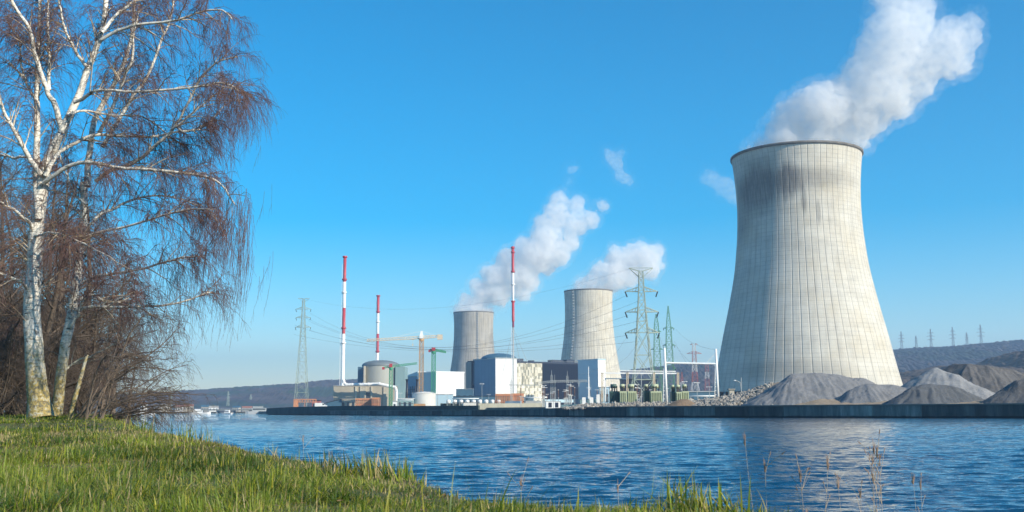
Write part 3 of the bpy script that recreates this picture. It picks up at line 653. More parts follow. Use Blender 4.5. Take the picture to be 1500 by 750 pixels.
def longwall(label, pts, t_, ztop, mat, name='yard_wall', cat='wall', posts=0, cap=None):
    mb = MB(); 
    for (a, e), (z1, z2) in zip(zip(pts[:-1], pts[1:]), zip(ztop[:-1], ztop[1:])):
        d = Vector((e[0] - a[0], e[1] - a[1], 0)); n_ = Vector((-d.y, d.x, 0)).normalized() * t_
        vs = [(a[0], a[1], 0.5), (e[0], e[1], .5), (e[0] + n_.x, e[1] + n_.y, .5), (a[0] + n_.x, a[1] + n_.y, .5), (a[0], a[1], z1), (e[0], e[1], z2), (e[0] + n_.x, e[1] + n_.y, z2), (a[0] + n_.x, a[1] + n_.y, z1)]
        mb.add(vs, [(3, 2, 1, 0), (4, 5, 6, 7), (0, 1, 5, 4), (1, 2, 6, 5), (2, 3, 7, 6), (3, 0, 4, 7)])
    o = mb.build(name, mat); tag(o, label, cat); return o
p_ = [P(701, 591, 392), P(797, 590.5, 392)]
longwall('low cream concrete wall on the quay left of the white cabin', [(p.x, p.y) for p in p_], .5, [p.z for p in p_], m_creamw)
p_ = [P(388, 598, 640), P(430, 596, 575), P(500, 594.5, 500), (P(600, 594.5, 425)), (P(700, 594, 372))]
longwall('long dark green flood wall behind the left part of the quay', [(p.x, p.y + 4) for p in p_], .6, [p.z for p in p_], m_flood, 'flood_wall')
p_ = [P(822, 593, 335), P(895, 590.5, 330)]
longwall('teal sheet fence between the white cabin and the rubble', [(p.x, p.y) for p in p_], .3, [p.z for p in p_], m_teal, 'sheet_fence', 'fence')
# lamp and bollard dots on the left quay
proto = None
for k, x_ in enumerate((493, 501, 525, 540, 563, 577, 668, 700)):
    Yq = np.interp(x_, [400, 740], [620, 346]); a = P(x_, 603, Yq)
    if proto is None:
        mb = MB(); mb.lathe([(.22, 0), (.22, .7), (.42, .8), (.42, 1.05), (.05, 1.15)], 12); proto = mb.build('mooring_bollard', m_wht); o = proto
    else: o = proto.copy(); COL.objects.link(o)
    o.location = (a.x, Yq + 1.2, 2.2)
    tag(o, 'small white mooring bollard on the left stretch of the quay', 'bollard', 'white mooring bollards on the left quay')
# ------------------------------------------------------------------ chimneys
def chimney(label, x, ybase, D, bands, r_px, platforms=(), guy=False, xt=None):
    """bands: list of (ytop, ybottom, material, radius px)"""
    a = P(x, ybase, D); th_ = thing('chimney', label, 'chimney', (a.x, D, G))
    for (yt, yb, m_, rp_, nm) in bands:
        p1 = P(x, yb, D); p2 = P(x, yt, D); mb = MB(); r = rp_ / F * D
        zb_ = max(p1.z - G, -.5)
        mb.lathe([(r, zb_), (r, p2.z - G - .01), (r * .75, p2.z - G)], 20); mb.build(nm, m_, th_)
    for y_ in platforms:
        z = P(x, y_, D).z - G; mb = MB(); rr_ = bands[0][3] / F * D * 1.55; mb.lathe([(rr_ * .6, z - .6), (rr_, z - .3), (rr_, z + .9), (rr_ * .9, z + .9), (rr_ * .9, z - .2)], 20)
        mb.build('platform', m_red if any(abs(y_ - q) < 1 for q in ()) else m_wht if any(b_[0] <= y_ <= b_[1] and b_[2] is m_wht for b_ in bands) else m_red, th_)
    l_ = MB(); r = bands[-1][3] / F * D + .5
    zt_ = P(x, bands[0][0], D).z - G; l_.bar((-r, -.2, 0), (-r, -.2, zt_ * .95), .16); l_.bar((-r - .6, -.2, 0), (-r - .6, -.2, zt_ * .5), .16); l_.build('ladder', m_wht, th_)
    return th_
chimney('tallest left chimney banded red and white, rising from the beige hall', 502, 561, 824,
        [(376, 413, m_red, 2.3, 'red_band'), (413, 451, m_wht, 2.4, 'white_band'), (451, 489, m_red, 2.4, 'red_band'), (489, 600, m_wht, 2.5, 'white_band')], 2.5, (376.8, 410, 429, 481, 503))
chimney('shorter red and white banded chimney behind the round reactor', 552.8, 530, 1300,
        [(433, 459, m_red, 2.0, 'red_band'), (459, 489, m_wht, 1.9, 'white_band'), (489, 517, m_red, 1.9, 'red_band'), (517, 600, m_wht, 1.9, 'white_band')], 2, (433.6, 457, 472, 515))
th_ = chimney('slim red and white chimney mast above the domed reactor with a thin grey lower part', 752, 524, 985,
        [(361, 399.5, m_red, 2.0, 'red_band'), (399.5, 441, m_wht, 1.7, 'white_band'), (441, 471, m_red, 2.0, 'red_band'), (471, 479.5, plain('dark_red_paint', (.20, .01, .05), .6), 1.5, 'dark_red_band'), (479.5, 600, m_gal, 1.1, 'grey_band')], 2, (363.5, 370, 398.5, 417, 442))
mb = MB()
for (x2, y2) in ((724, 560), (775, 545), (800, 556)):
    q_ = P(x2, y2, 1010); mb.bar((0, 0, P(752, 480, 985).z - G), (q_.x - th_.location.x, 25, 0), .12)
mb.build('guy_wire', m_gal, th_)
# ------------------------------------------------------------------ lattice work
def lattice(mb, a, b, wa, wb, n, r, diag=True, horiz=True):
    """square lattice column between points a and b (vertical or not), half widths wa, wb"""
    a = Vector(a); b = Vector(b); d = (b - a).normalized()
    q = Vector((0, 1, 0)) if abs(d.y) < .9 else Vector((1, 0, 0))
    e = d.cross(q).normalized(); g = d.cross(e).normalized()
    cor = lambda t_, k: a.lerp(b, t_) + (e * (1, 1, -1, -1)[k] + g * (1, -1, -1, 1)[k]) * (wa + (wb - wa) * t_)
    for k in range(4):
        mb.bar(cor(0, k), cor(1, k), r)
    for i in range(n):
        t0, t1 = i / n, (i + 1) / n
        for k in range(4):
            k2 = (k + 1) % 4
            if diag: mb.bar(cor(t0, k), cor(t1, k2), r * .6); mb.bar(cor(t0, k2), cor(t1, k), r * .6)
            if horiz: mb.bar(cor(t1, k), cor(t1, k2), r * .6)
    return mb
def pylon(label, x, D, ytop, levels, arms, mat, zb=None, ang=0, r=.12, name='transmission_pylon', mats=None, horn=None, ins=True, group=None):
    """levels: (y_px, half width px) from base upward; arms: (y_px, half length px)"""
    X = P(x, 560, D).x; zb = G if zb is None else zb
    zt = P(x, ytop, D).z; th_ = thing(name, label, 'pylon', (X, D, zb), ang, group)
    k_ = D / F; lv = [(P(x, y, D).z - zb, w_ * k_) for y, w_ in levels]; lv[0] = (0, lv[0][1])
    for i in range(len(lv) - 1):
        mb = MB(); h_ = lv[i + 1][0] - lv[i][0]; n = max(1, int(round(h_ / (lv[i][1] + lv[i + 1][1]) * 1.0)))
        lattice(mb, (0, 0, lv[i][0]), (0, 0, lv[i + 1][0]), lv[i][1] * .8, lv[i + 1][1] * .8, n, r * (1 if i < len(lv) / 2 else .8))
        mb.build('lattice_body', (mats[i % len(mats)] if mats else mat), th_)
    for (y, hl) in arms:
        z = P(x, y, D).z - zb; w_ = np.interp(z, [q_[0] for q_ in lv], [q_[1] for q_ in lv]) * .8
        mb = MB(); hl_ = hl * k_; up_ = hl_ * .28
        for s_ in (-1, 1):
            tip = Vector((s_ * hl_, 0, z))
            for sy in (-1, 1):
                A = Vector((s_ * w_, sy * w_, z)); B = Vector((s_ * w_, sy * w_, z + up_))
                mb.bar(A, tip, r * .8); mb.bar(B, tip, r * .7)
                n = 4
                for q_ in range(1, n): mb.bar(A.lerp(tip, q_ / n), B.lerp(tip, (q_ - .5) / n), r * .45)
        mb.build('cross_arm', mat, th_)
        if ins:
            for s_ in (-1, 1):
                i_ = MB(); tip = Vector((s_ * hl_, 0, z)); e_ = tip + Vector((s_ * -.12 * hl_, 0, -hl_ * .34)); i_.bar(tip, e_, r * 1.1, r * 1.3, 6)
                i_.build('insulator', m_black, th_)
    if horn:
        y, hl = horn; z = P(x, y, D).z - zb; mb = MB(); zz, ww = lv[-1]
        for s_ in (-1, 1):
            tip = Vector((s_ * hl * k_, 0, z))
            for sy in (-1, 1): mb.bar((s_ * ww * .8, sy * ww * .8, zz), tip, r * .7); mb.bar((s_ * ww * .8, sy * ww * .8, zz - hl * k_ * .5), tip, r * .6)
        mb.bar((-hl * k_, 0, z), (hl * k_, 0, z), r * .7); mb.build('earth_wire_arm', mat, th_)
    return th_
m_dred = plain('faded_red_paint', (.34, .12, .12), .7, .3, .4); m_dwht = plain('faded_white_paint', (.55, .55, .55), .7, .3, .4)
m_gpy = plain('greenish_pylon_steel', (.30, .36, .27), .6, .2, .5)
m_gpy2 = plain('pale_grey_green_steel', (.33, .39, .32), .6, .2, .5)
m_green = plain('green_pylon_paint', (.09, .25, .14), .6, .2, .5)
m_gpy3 = plain('blue_grey_pylon_steel', (.16, .20, .22), .7, .2, .5)
pylon('large pale grey green pylon with three arms, right of the second cooling tower', 942.5, 420, 395,
      [(600, 24), (556, 18), (520, 13), (487, 10), (454, 7), (425, 5.0), (397, 3.6)], [(427, 24), (457, 24.5), (487.5, 25)], m_gpy2, r=.21, horn=(392.5, 18))
pylon('slender green pylon just right of the large grey green pylon', 981.5, 520, 448, [(600, 9), (560, 7.5), (520, 6), (480, 4.2), (460, 2), (448, .5)], [(481, 8), (506, 9), (540, 9)], m_green, r=.11, ins=True)
pylon('green pylon partly hidden behind the large grey green pylon', 963.5, 560, 460, [(600, 9), (555, 7), (515, 5.5), (475, 3.6), (460, .8)], [(486, 7), (512, 9), (540, 8)], m_green, r=.11, ins=False)
pylon('pale lattice pylon left of the chimneys, standing on the left end of the quay', 442, 640, 438,
      [(594, 12), (575, 10), (545, 8), (500, 5), (470, 3.2), (448, 2.4), (438, 1.6)], [(453, 11.5), (465.5, 11), (479.5, 11.5)], m_gpy2, r=.13, horn=(437, 8.5))
pylon('tallest red and white banded pylon seen through the white portal', 1018, 900, 504, [(597, 9), (575, 7), (560, 5), (545, 4.2), (530, 3.6), (515, 3), (504, 2.6)], [(504.5, 5.5), (518, 11), (531, 4)], m_dred, r=.19, mats=[m_dred, m_dwht, m_dred, m_dwht, m_dred, m_dwht], ins=False)
pylon('small red and white banded pylon just left of the big cooling tower', 1036, 1000, 531, [(597, 6), (575, 4.5), (555, 3.5), (545, 3), (533, 2.4)], [(533, 5)], m_dred, r=.13, mats=[m_dwht, m_dred, m_dwht, m_dred], ins=False)
pylon('short red and white lattice mast behind the transformers', 999, 800, 545, [(597, 3.5), (580, 3), (560, 2.4), (545, .7)], [], m_dred, r=.12, mats=[m_dred, m_dwht, m_dred], ins=False)
for (x, yt, yb, hl) in ((1324, 485.5, 512, 4), (1345.5, 492, 511, 2.2), (1367.5, 482, 509, 5), (1400, 479, 508, 4.5), (1420.5, 487, 506, 2.5), (1441.5, 475.5, 505, 5)):
    k_ = yb - yt
    pylon({1324: 'ridge pylon nearest the big cooling tower', 1345.5: 'short thin pylon, second from the cooling tower on the ridge', 1367.5: 'third pylon from the cooling tower on the wooded ridge', 1400: 'fourth pylon from the cooling tower on the wooded ridge', 1420.5: 'small faint pylon between the two tallest on the ridge', 1441.5: 'tallest pylon, at the right end of the ridge row'}[x],
          x, 3560, yt, [(yb + 8, 2.6), (yb - k_ * .4, 1.3), (yt, .6)], [(yt + k_ * .22, hl), (yt + k_ * .40, hl * 1.3), (yt + k_ * .58, hl * 1.1)], m_gpy3, zb=P(x, yb + 8, 3560).z, r=.34, ins=False, group='pylons on the wooded ridge')
for (x, yt, D) in ((251.5, 572, 2300), (335, 573, 2500), (368, 578, 2600)):
    pylon({251.5: 'faint far pylon over the bank beside the birch twigs', 335: 'pale far pylon standing above the bridge', 368: 'smallest far pylon right of the one above the bridge'}[x], x, D, yt, [(600, 2.6), (585, 1.4), (yt, .6)], [(yt + 5, 2.5), (yt + 9, 3)], m_gpy2, r=.35, ins=False)
# ------------------------------------------------------------------ power lines
def wire(mb, a, b, sag, r, n=26):
    a = Vector(a); b = Vector(b); pts = [a.lerp(b, i / n) - Vector((0, 0, sag * 4 * (i / n) * (1 - i / n))) for i in range(n + 1)]
    mb.path(pts, r, 3)
wm = plain('aged_cable', (.10, .11, .12), .6)
wires = [((919, 432), (453, 458), 21), ((935, 441), (441, 462), 19), ((920, 462), (452, 470), 15.5), ((936, 470), (431, 476), 13), ((919, 491), (453, 484), 9), ((936, 500), (431, 490), 7)]
for k, ((x1, y1), (x2, y2), sg) in enumerate(wires):
    mb = MB(); a = P(x1, y1, 420); e = P(x2, y2, 640); c_ = a.copy(); wire(mb, Vector((0, 0, 0)), e - a, sg, .045)
    o = mb.build('power_line', wm, None, c_); tag(o, 'sagging dark power line from the large pylon to the left pylon', 'power line', 'power lines between the large pylon and the left pylon')
mb = MB(); a = P(925, 393, 420); e = P(442, 437, 640); wire(mb, Vector(), e - a, 11, .03); o = mb.build('power_line', wm, None, a); tag(o, 'uppermost thin earth wire between the two pylon tops', 'power line')
for (p1, D1, p2, D2, s_) in (((990, 482), 520, (1048, 512), 300, 2), ((990, 506), 520, (1040, 545), 300, 2), ((988, 500), 520, (1030, 560), 420, 2), ((966, 490), 420, (975, 512), 300, 1), ((936, 500), 420, (862, 540), 330, 4), ((919, 491), 420, (846, 548), 330, 4)):
    mb = MB(); a = P(*p1, D1); e = P(*p2, D2); wire(mb, Vector(), e - a, s_, .035); o = mb.build('power_line', wm, None, a)
    tag(o, 'thin slack cable dropping from a pylon arm into the switchyard', 'power line', 'cables dropping into the switchyard')
# ------------------------------------------------------------------ cranes
def crane(label, x, ytop, D, jib, cj, mast, jibm, yj, apex=True, ybase=600, mw=1.4, zr=0, name='tower_crane'):
    a = P(x, 560, D); th_ = thing(name, label, 'crane', (a.x, D, G)); k_ = D / F
    zj = P(x, yj, D).z - G; zt = P(x, ytop, D).z - G
    mb = lattice(MB(), (0, 0, 0), (0, 0, zj - 1), mw, mw, int(zj / (mw * 2.2)), mw * .22); mb.build('mast', mast, th_)
    mb = MB(); mb.lathe([(mw * 1.2, zj - 2), (mw * 1.4, zj - 1), (mw * 1.4, zj), (mw * .5, zj + .4)], 12); mb.build('slewing_ring', mast, th_)
    mb = MB(); mb.box(-mw, mw, -mw * 1.6, -mw * .6, zj, zj + 2.4); mb.build('cab', m_wht if apex else m_red, th_)
    for s_, ((dx, dy), nm) in ((1, (jib, 'jib')), (-1, (cj, 'counter_jib'))):
        mb = MB(); e = Vector((dx * k_, 0, zj - dy * k_)); b_ = Vector((0, 0, zj)); n = 16 if nm == 'jib' else 6
        up_ = Vector((0, 0, mw * 1.3)); yy = Vector((0, mw * .6, 0))
        mb.bar(b_ + yy, e + yy, mw * .2); mb.bar(b_ - yy, e - yy, mw * .2); mb.bar(b_ + up_, e + up_ * .8, mw * .2)
        for i in range(n):
            p = b_.lerp(e, i / n); q_ = b_.lerp(e, (i + 1) / n); m_ = p.lerp(q_, .5) + up_ * .9
            for o_ in (yy, -yy): mb.bar(p + o_, m_, mw * .12); mb.bar(m_, q_ + o_, mw * .12)
            mb.bar(p + yy, p - yy, mw * .12)
        mb.build(nm, jibm, th_)
    e = Vector((cj[0] * k_, 0, zj - cj[1] * k_)); mb = MB(); q_ = 1.8 if apex else .8; mb.box(e.x - q_, e.x + q_, -1, 1, e.z - q_, e.z + q_); mb.build('counterweight', jibm if apex else m_red, th_)
    if apex:
        mb = MB(); lattice(mb, (0, 0, zj), (0, 0, zt), mw * .9, .35, 6, mw * .25); mb.build('apex', m_wht, th_)
        mb = MB(); mb.bar((0, 0, zt), (jib[0] * k_ * .55, 0, zj - jib[1] * k_ * .55 + 1.5), .12); mb.bar((0, 0, zt), (cj[0] * k_ * .8, 0, zj - cj[1] * k_ * .8 + 1), .12); mb.build('tie_rod', m_wht, th_)
        hx = jib[0] * k_ * .16; mb = MB(); mb.box(hx - .8, hx + .8, -.8, .8, zj - .8, zj); mb.bar((hx, 0, zj - .8), (hx, 0, zj - 4), .08); mb.box(hx - .4, hx + .4, -.3, .3, zj - 5, zj - 4); mb.build('hook_block', m_cran, th_)
    return th_
crane('orange and white tower crane with a long level jib pointing left', 617, 485, 752, (-80, 3.5), (27, -2), m_oran2, m_cran, 496, True, mw=1.35)
crane('tall green tower crane with a short jib pointing right', 635, 512, 748, (18, 3), (-6, 0), m_gree, m_gree, 514, False, mw=1.25)
crane('small green tower crane in front of the teal block', 572.5, 536, 728, (38, -4.5), (-11, 1.5), m_gree, m_gree, 538, False, mw=1.0)
# ------------------------------------------------------------------ switchyard
def post(mb, x, y0, y1, D, r, r2=None, n=8):
    a = P(x, y1, D); e = P(x, y0, D); a.z = max(min(a.z, G), 2.0) if a.z < G + 1.5 else a.z; mb.bar(a, e, r, r2, n, 0, True)
def localise(mb, name, mat, parent=None):
    v = np.array(mb.v); c0 = Vector(((v[:, 0].min() + v[:, 0].max()) / 2, (v[:, 1].min() + v[:, 1].max()) / 2, v[:, 2].min()))
    if parent is not None: mb.v = [tuple(Vector(p) - parent.location) for p in mb.v]; return mb.build(name, mat, parent)
    mb.v = [tuple(Vector(p) - c0) for p in mb.v]; return mb.build(name, mat, None, c0)
# big white portal
b0 = P(1012, 590, 300); th_ = thing('line_portal', 'tall white gantry of two poles and a crossbeam left of the big cooling tower', 'gantry', (b0.x, 300, 2.6))
for (xt, xb) in ((973.3, 976.5), (1048.5, 1052)):
    mb = MB(); a = P(xb, 585, 300); e = P(xt, 509.5 + (1.5 if xt > 1000 else 0), 300); a.z = 2.6; mb.bar(a, e, .42, .30, 12, 0, True); localise(mb, 'pole', m_wht, th_)
    mb = MB(); a2 = P(xb - 5.5, 585, 303); a2.z = 2.6; e2 = P(xt - .5, 525, 301); mb.bar(a2, e2, .14, .14); a3 = a2 + Vector((.8, 0, 0)); e3 = e2 + Vector((.4, 0, 0)); mb.bar(a3, e3, .14, .14)
    for k in range(12): mb.bar(a2.lerp(e2, k / 12), a3.lerp(e3, k / 12), .12)
    localise(mb, 'ladder_leg', m_wht, th_)
mb = MB(); mb.bar(P(974, 531.5, 300), P(1050, 533, 300), .28, None, 8); mb.bar(P(1049, 516, 300), P(1036, 531, 300), .07); localise(mb, 'crossbeam', m_wht, th_)
# cream portal row
th_ = thing('switchyard_gantry', 'long cream steel gantry with four posts above the green transformers', 'gantry', (P(937, 590, 330).x, 330, 2.9))
for x in (882.3, 919, 958, 993): mb = MB(); lattice(mb, P(x, 588, 330), P(x, 546, 330), .28, .28, 12, .09); localise(mb, 'post', m_cran, th_)
mb = MB(); mb.bar(P(880, 546.5, 330), P(994, 547, 330), .3); mb.bar(P(908, 543, 345), P(990, 544, 345), .2); localise(mb, 'beam', m_wht, th_)
mb = MB(); mb.bar(P(886, 554.5, 332), P(918, 555, 332), .2); mb.bar(P(887, 555, 332), P(887, 588, 332), .22); localise(mb, 'side_beam', m_wht, th_)
# masts with lattice beam left
for k, (x, yt) in enumerate(((749, 550), (808, 542), (812.5, 549), (831, 543))):
    mb = MB(); lattice(mb, P(x, 597, 400), P(x, yt + 8, 400), .45, .3, 14, .07); mb.bar(P(x, yt + 8, 400), P(x, yt, 400), .1, .05)
    o = localise(mb, 'lattice_mast', m_gal); tag(o, ['slim grey lattice mast before the white reactor wall', 'slim grey lattice mast left end of the busbar beam', 'shorter slim mast just right of another under the busbar beam', 'slim grey lattice mast under the middle of the busbar beam'][k], 'mast')
mb = MB(); lattice(mb, P(788, 561, 398), P(812, 558.5, 398), .35, .35, 9, .07); lattice(mb, P(812, 558.5, 398), P(860, 558, 398), .35, .35, 16, .07); lattice(mb, P(745, 564, 405), P(790, 564, 405), .2, .2, 14, .05)
o = localise(mb, 'busbar_beam', m_gal); tag(o, 'long horizontal lattice beam carrying busbars before the turbine hall', 'busbar beam')
mb = MB(); mb.bar(P(862, 584, 330), P(862, 537, 330), .2, .12, 8); mb.bar(P(864, 584, 330), P(862.6, 552, 330), .12, .12)
for k in range(7): mb.bar(P(862, 553 + k * 4, 330), P(864, 553 + k * 4, 330), .12)
o = localise(mb, 'line_mast', m_wht); tag(o, 'white stepped mast in front of the pale blue block', 'mast')
for k, x in enumerate((848, 886.5, 893, 939.5, 1000)):
    mb = MB(); mb.bar(P(x, 590, 335), P(x, (560, 556, 566, 548, 566)[k], 335), .14); mb.bar(P(x - 2.5, (561, 557, 567, 549, 567)[k], 335), P(x + 2.5, (561, 557, 567, 549, 567)[k], 335), .08)
    o = localise(mb, 'switch_post', m_gal); tag(o, 'thin T-shaped steel post in the switchyard', 'post', 'thin T-shaped posts in the switchyard')
# isolators: many thin ceramic stacks, built as countable copies
proto = None; r_ = random.Random(8)
for k in range(46):
    x = r_.choice((r_.uniform(762, 845), r_.uniform(862, 895), r_.uniform(895, 1010))); D = r_.uniform(335, 390)
    if proto is None:
        proto = thing('insulator_post', 'thin ribbed insulator on a steel stand in the switchyard', 'insulator', (0, 0, 0), 0, 'insulators on stands in the switchyard')
        mb = MB(); mb.bar((0, 0, 0), (0, 0, 2.6), .10); mb.bar((-.5, 0, 2.6), (.5, 0, 2.6), .08); mb.build('stand', m_gal, proto)
        mb = MB()
        for j in range(7): mb.lathe([(.08, 2.7 + j * .28), (.19, 2.78 + j * .28), (.08, 2.9 + j * .28)], 8)
        mb.build('ceramic_stack', plain('brown_ceramic', (.16, .08, .05), .3), proto)
        mb = MB(); mb.bar((-.7, 0, 4.75), (.7, 0, 4.75), .05); mb.build('contact_bar', m_wht, proto); pp = proto
    else: pp = copy_tree(proto)
    s_ = r_.uniform(.9, 1.5); pp.location = (GX(x, D), D, 2.9); pp.scale = (s_, s_, s_); pp.rotation_euler.z = r_.uniform(0, 1.5)
# transformers
m_tg = plain('pale_green_transformer_paint', (.42, .46, .30), .6, .12, .4); m_tgd = plain('dark_green_transformer_paint', (.035, .09, .075), .5, .2, .4)
def transformer(label, x0, x1, y0, D, m_body, m_cons, fins=True):
    a = P(x0, 588, D); e = P(x1, y0, D); W = e.x - a.x; H = e.z - 2.5
    th_ = thing('transformer', label, 'transformer', (a.x, D, 2.5))
    mb = MB(); mb.box(0, W, 0, 3.0, 0, H); mb.build('tank', m_body, th_)
    n = max(3, int(W / .45)); mb = MB()
    for k in range(n): mb.box(W * (k + .25) / n, W * (k + .65) / n, -.35, -.003, H * .12, H * .92)
    mb.build('radiator', m_body, th_)
    mb = MB(); mb.bar((W * .1, 1.5, H + 1.5), (W * .75, 1.5, H + 1.5), .62, None, 16, 0, True); mb.bar((W * .2, 1.5, H), (W * .2, 1.5, H + 1), .1); mb.bar((W * .6, 1.5, H), (W * .6, 1.5, H + 1), .1); mb.build('conservator', m_cons, th_)
    for k in range(3):
        mb = MB(); x = W * (.25 + .25 * k); mb.bar((x, .6, H), (x + .1, .4, H + 1.6), .17, .10, 8)
        for j in range(4): mb.lathe([(.1, H + .3 + j * .3), (.26, H + .36 + j * .3), (.1, H + .46 + j * .3)], 8, x + .03, .55)
        mb.build('bushing', m_black, th_)
    return th_
transformer('dark green transformer with a big drum at the left of the row', 894, 907, 573, 315, m_tgd, m_tgd)
transformer('pale green transformer beside the dark green one', 908, 918, 573, 313, m_tg, m_tg)
transformer('pale green transformer third from the left of the row', 920, 932.5, 573, 316, m_tg, m_tg)
transformer('dark green transformer behind the cream gantry posts', 944, 952, 573, 318, m_tgd, m_tg)
transformer('pale green transformer in the middle of the row', 953.5, 969.5, 573, 315, m_tg, m_tg)
transformer('dark green transformer just right of the tall white pole', 984, 990, 574, 316, m_tgd, m_tg)
transformer('small pale green transformer right of the tall white pole', 991, 999, 574, 314, m_tg, m_tg)
transformer('pale green transformer at the right end of the row', 1000, 1009, 573, 316, m_tg, m_tg)
lowbox('dark blue firewall block behind the left transformers', 912, 945, 556, 600, 480, 10, m_navy, m_black)
lowbox('dark blue firewall block behind the right transformers', 946, 962, 557, 600, 500, 10, m_navy, m_black)
lowbox('low dark shed beyond the transformers', 1010, 1046, 574, 600, 470, 8, m_roofb, m_gal, 4)
lowbox('white switch cabinet at the foot of the pale blue block', 853, 858, 582, 595, 345, 1.5, m_wht, None, 0, cat='cabinet', name='switch_cabinet')
lowbox('low white cabinet between two others by the switchyard', 864, 869, 582, 592, 345, 1.5, m_wht, None, 0, cat='cabinet', name='switch_cabinet')
lowbox('taller white cabinet nearest the green transformers', 874, 878.5, 578, 592, 345, 1.5, m_wht, None, 0, cat='cabinet', name='switch_cabinet')
lowbox('grey control hut left of the green transformers', 878, 893, 567, 600, 420, 5, m_pale, m_wht, 2)
# brown shrub clump before the turbine hall, hut, street lamp by the rubble
lowbox('small beige hut on the rubble before the big cooling tower', 1069, 1075.5, 571, 585, 330, 2, m_cream, m_conc, 0, cat='hut', name='hut')
th_ = thing('street_lamp', 'curved grey street lamp standing in front of the big cooling tower', 'street lamp', (P(1086, 590, 330).x, 330, 2.5))
mb = MB(); mb.bar(P(1086, 590, 330), P(1085.6, 553, 330), .18, .12, 8); localise(mb, 'pole', m_gal, th_)
mb = MB(); mb.path([P(1085.8, 573, 330), P(1084.5, 561, 330), P(1081, 558.5, 330), P(1077, 557.5, 330)], .10, 6); localise(mb, 'arm', m_gal, th_)
mb = MB(); mb.bar(P(1078, 557.6, 330), P(1075, 557.2, 330), .22, .12, 6); localise(mb, 'lamp_head', m_wht, th_)
# ------------------------------------------------------------------ bridge, boats and waterside houses far left
th_ = thing('road_bridge', 'long low pale bridge across the river far away', 'bridge', (P(350, 600, 1300).x, 1300, 0))
mb = MB(); a = P(283, 602.0, 1340); e = P(402, 602.3, 1290); d_ = (e - a)
zt_ = 5.0
mb.add([(a.x, a.y, 3.3), (e.x, e.y, 3.3), (e.x, e.y + 9, 3.3), (a.x, a.y + 9, 3.3), (a.x, a.y, zt_), (e.x, e.y, zt_), (e.x, e.y + 9, zt_), (a.x, a.y + 9, zt_)], [(3,2,1,0),(4,5,6,7),(0,1,5,4),(1,2,6,5),(2,3,7,6),(3,0,4,7)])
localise(mb, 'deck', m_cream, th_)
for k in range(5):
    q_ = a.lerp(e, (k + .5) / 5); mb = MB(); mb.box(q_.x - 1.2, q_.x + 1.2, q_.y + 1, q_.y + 8, -2, 3.29); localise(mb, 'pier', m_conc, th_)
mb = MB(); mb.bar((a.x, a.y - .1, 6.1), (e.x, e.y - .1, 6.1), .12)
for k in range(40): q_ = a.lerp(e, k / 39); mb.bar((q_.x, q_.y - .1, 5), (q_.x, q_.y - .1, 6.1), .08)
localise(mb, 'railing', m_wht, th_)
def boat(label, x, D, Lb, hull, cab, rz, ch=1.6):
    a = P(x, 604, D); th_ = thing('moored_boat', label, 'boat', (a.x, D, 0), rz); h = Lb * .09
    mb = MB(); n = 12; vs = []
    for i in range(n + 1):
        u = i / n; w_ = Lb * .13 * min(1, 4 * (1 - u) ** .8 if u > .7 else 1) * (.8 if u < .05 else 1); x_ = (u - .5) * Lb; zt_ = h * (1 + .5 * max(0, u - .6))
        w_ = max(w_, .05); vs += [(x_, -w_, zt_), (x_, -w_ * .6, -.3), (x_, w_ * .6, -.3), (x_, w_, zt_)]
    fs = [(i * 4 + j, i * 4 + 4 + j, i * 4 + 5 + j, i * 4 + 1 + j) for i in range(n) for j in range(3)] + [(i * 4 + 3, i * 4 + 7, i * 4 + 4, i * 4) for i in range(n)] + [(0, 1, 2, 3)]
    mb.add(vs, fs); mb.build('hull', hull, th_)
    mb = MB(); mb.box(-Lb * .3, Lb * .12, -Lb * .09, Lb * .09, h, h + ch); mb.box(-Lb * .28, Lb * .02, -Lb * .08, Lb * .08, h + ch, h + ch * 1.5); mb.build('cabin', cab, th_)
    mb = MB(); mb.box(-Lb * .27, Lb * .1, -Lb * .092, Lb * .092, h + ch * .45, h + ch * .8); mb.build('window_band', m_glass, th_)
boat('white motor cruiser moored left of the bridge middle', 293, 820, 16, m_wht, m_wht, .2)
boat('small white boat moored before the bridge', 331, 900, 11, m_wht, m_wht, 2.9)
boat('white barge moored at the left tip of the quay', 384, 800, 24, m_wht, m_gal, .1, 2.4)
boat('low white boat moored below the birch twigs', 212, 760, 14, m_wht, m_wht, .3)
r_ = random.Random(4)
labs = ['small far {} house on the bank {}']
cols = {'white': m_wht, 'cream': m_cream, 'grey': m_conc, 'beige': m_beige}
spots = [(206, 592, 1500, 'white', 'just right of the birch thicket'), (228, 595, 1520, 'grey', 'beside the far left moored boat'), (243, 594, 1500, 'cream', 'below the faint far pylon'), (262, 596, 1540, 'white', 'left of the bridge end'), (276, 595, 1500, 'beige', 'at the left bridge end'), (300, 596, 1560, 'grey', 'behind the left part of the bridge'), (313, 597, 1600, 'white', 'behind the bridge, left of the pale far pylon'), (345, 597, 1600, 'cream', 'behind the bridge, right of the pale far pylon'), (362, 597.5, 1620, 'grey', 'behind the right part of the bridge')]
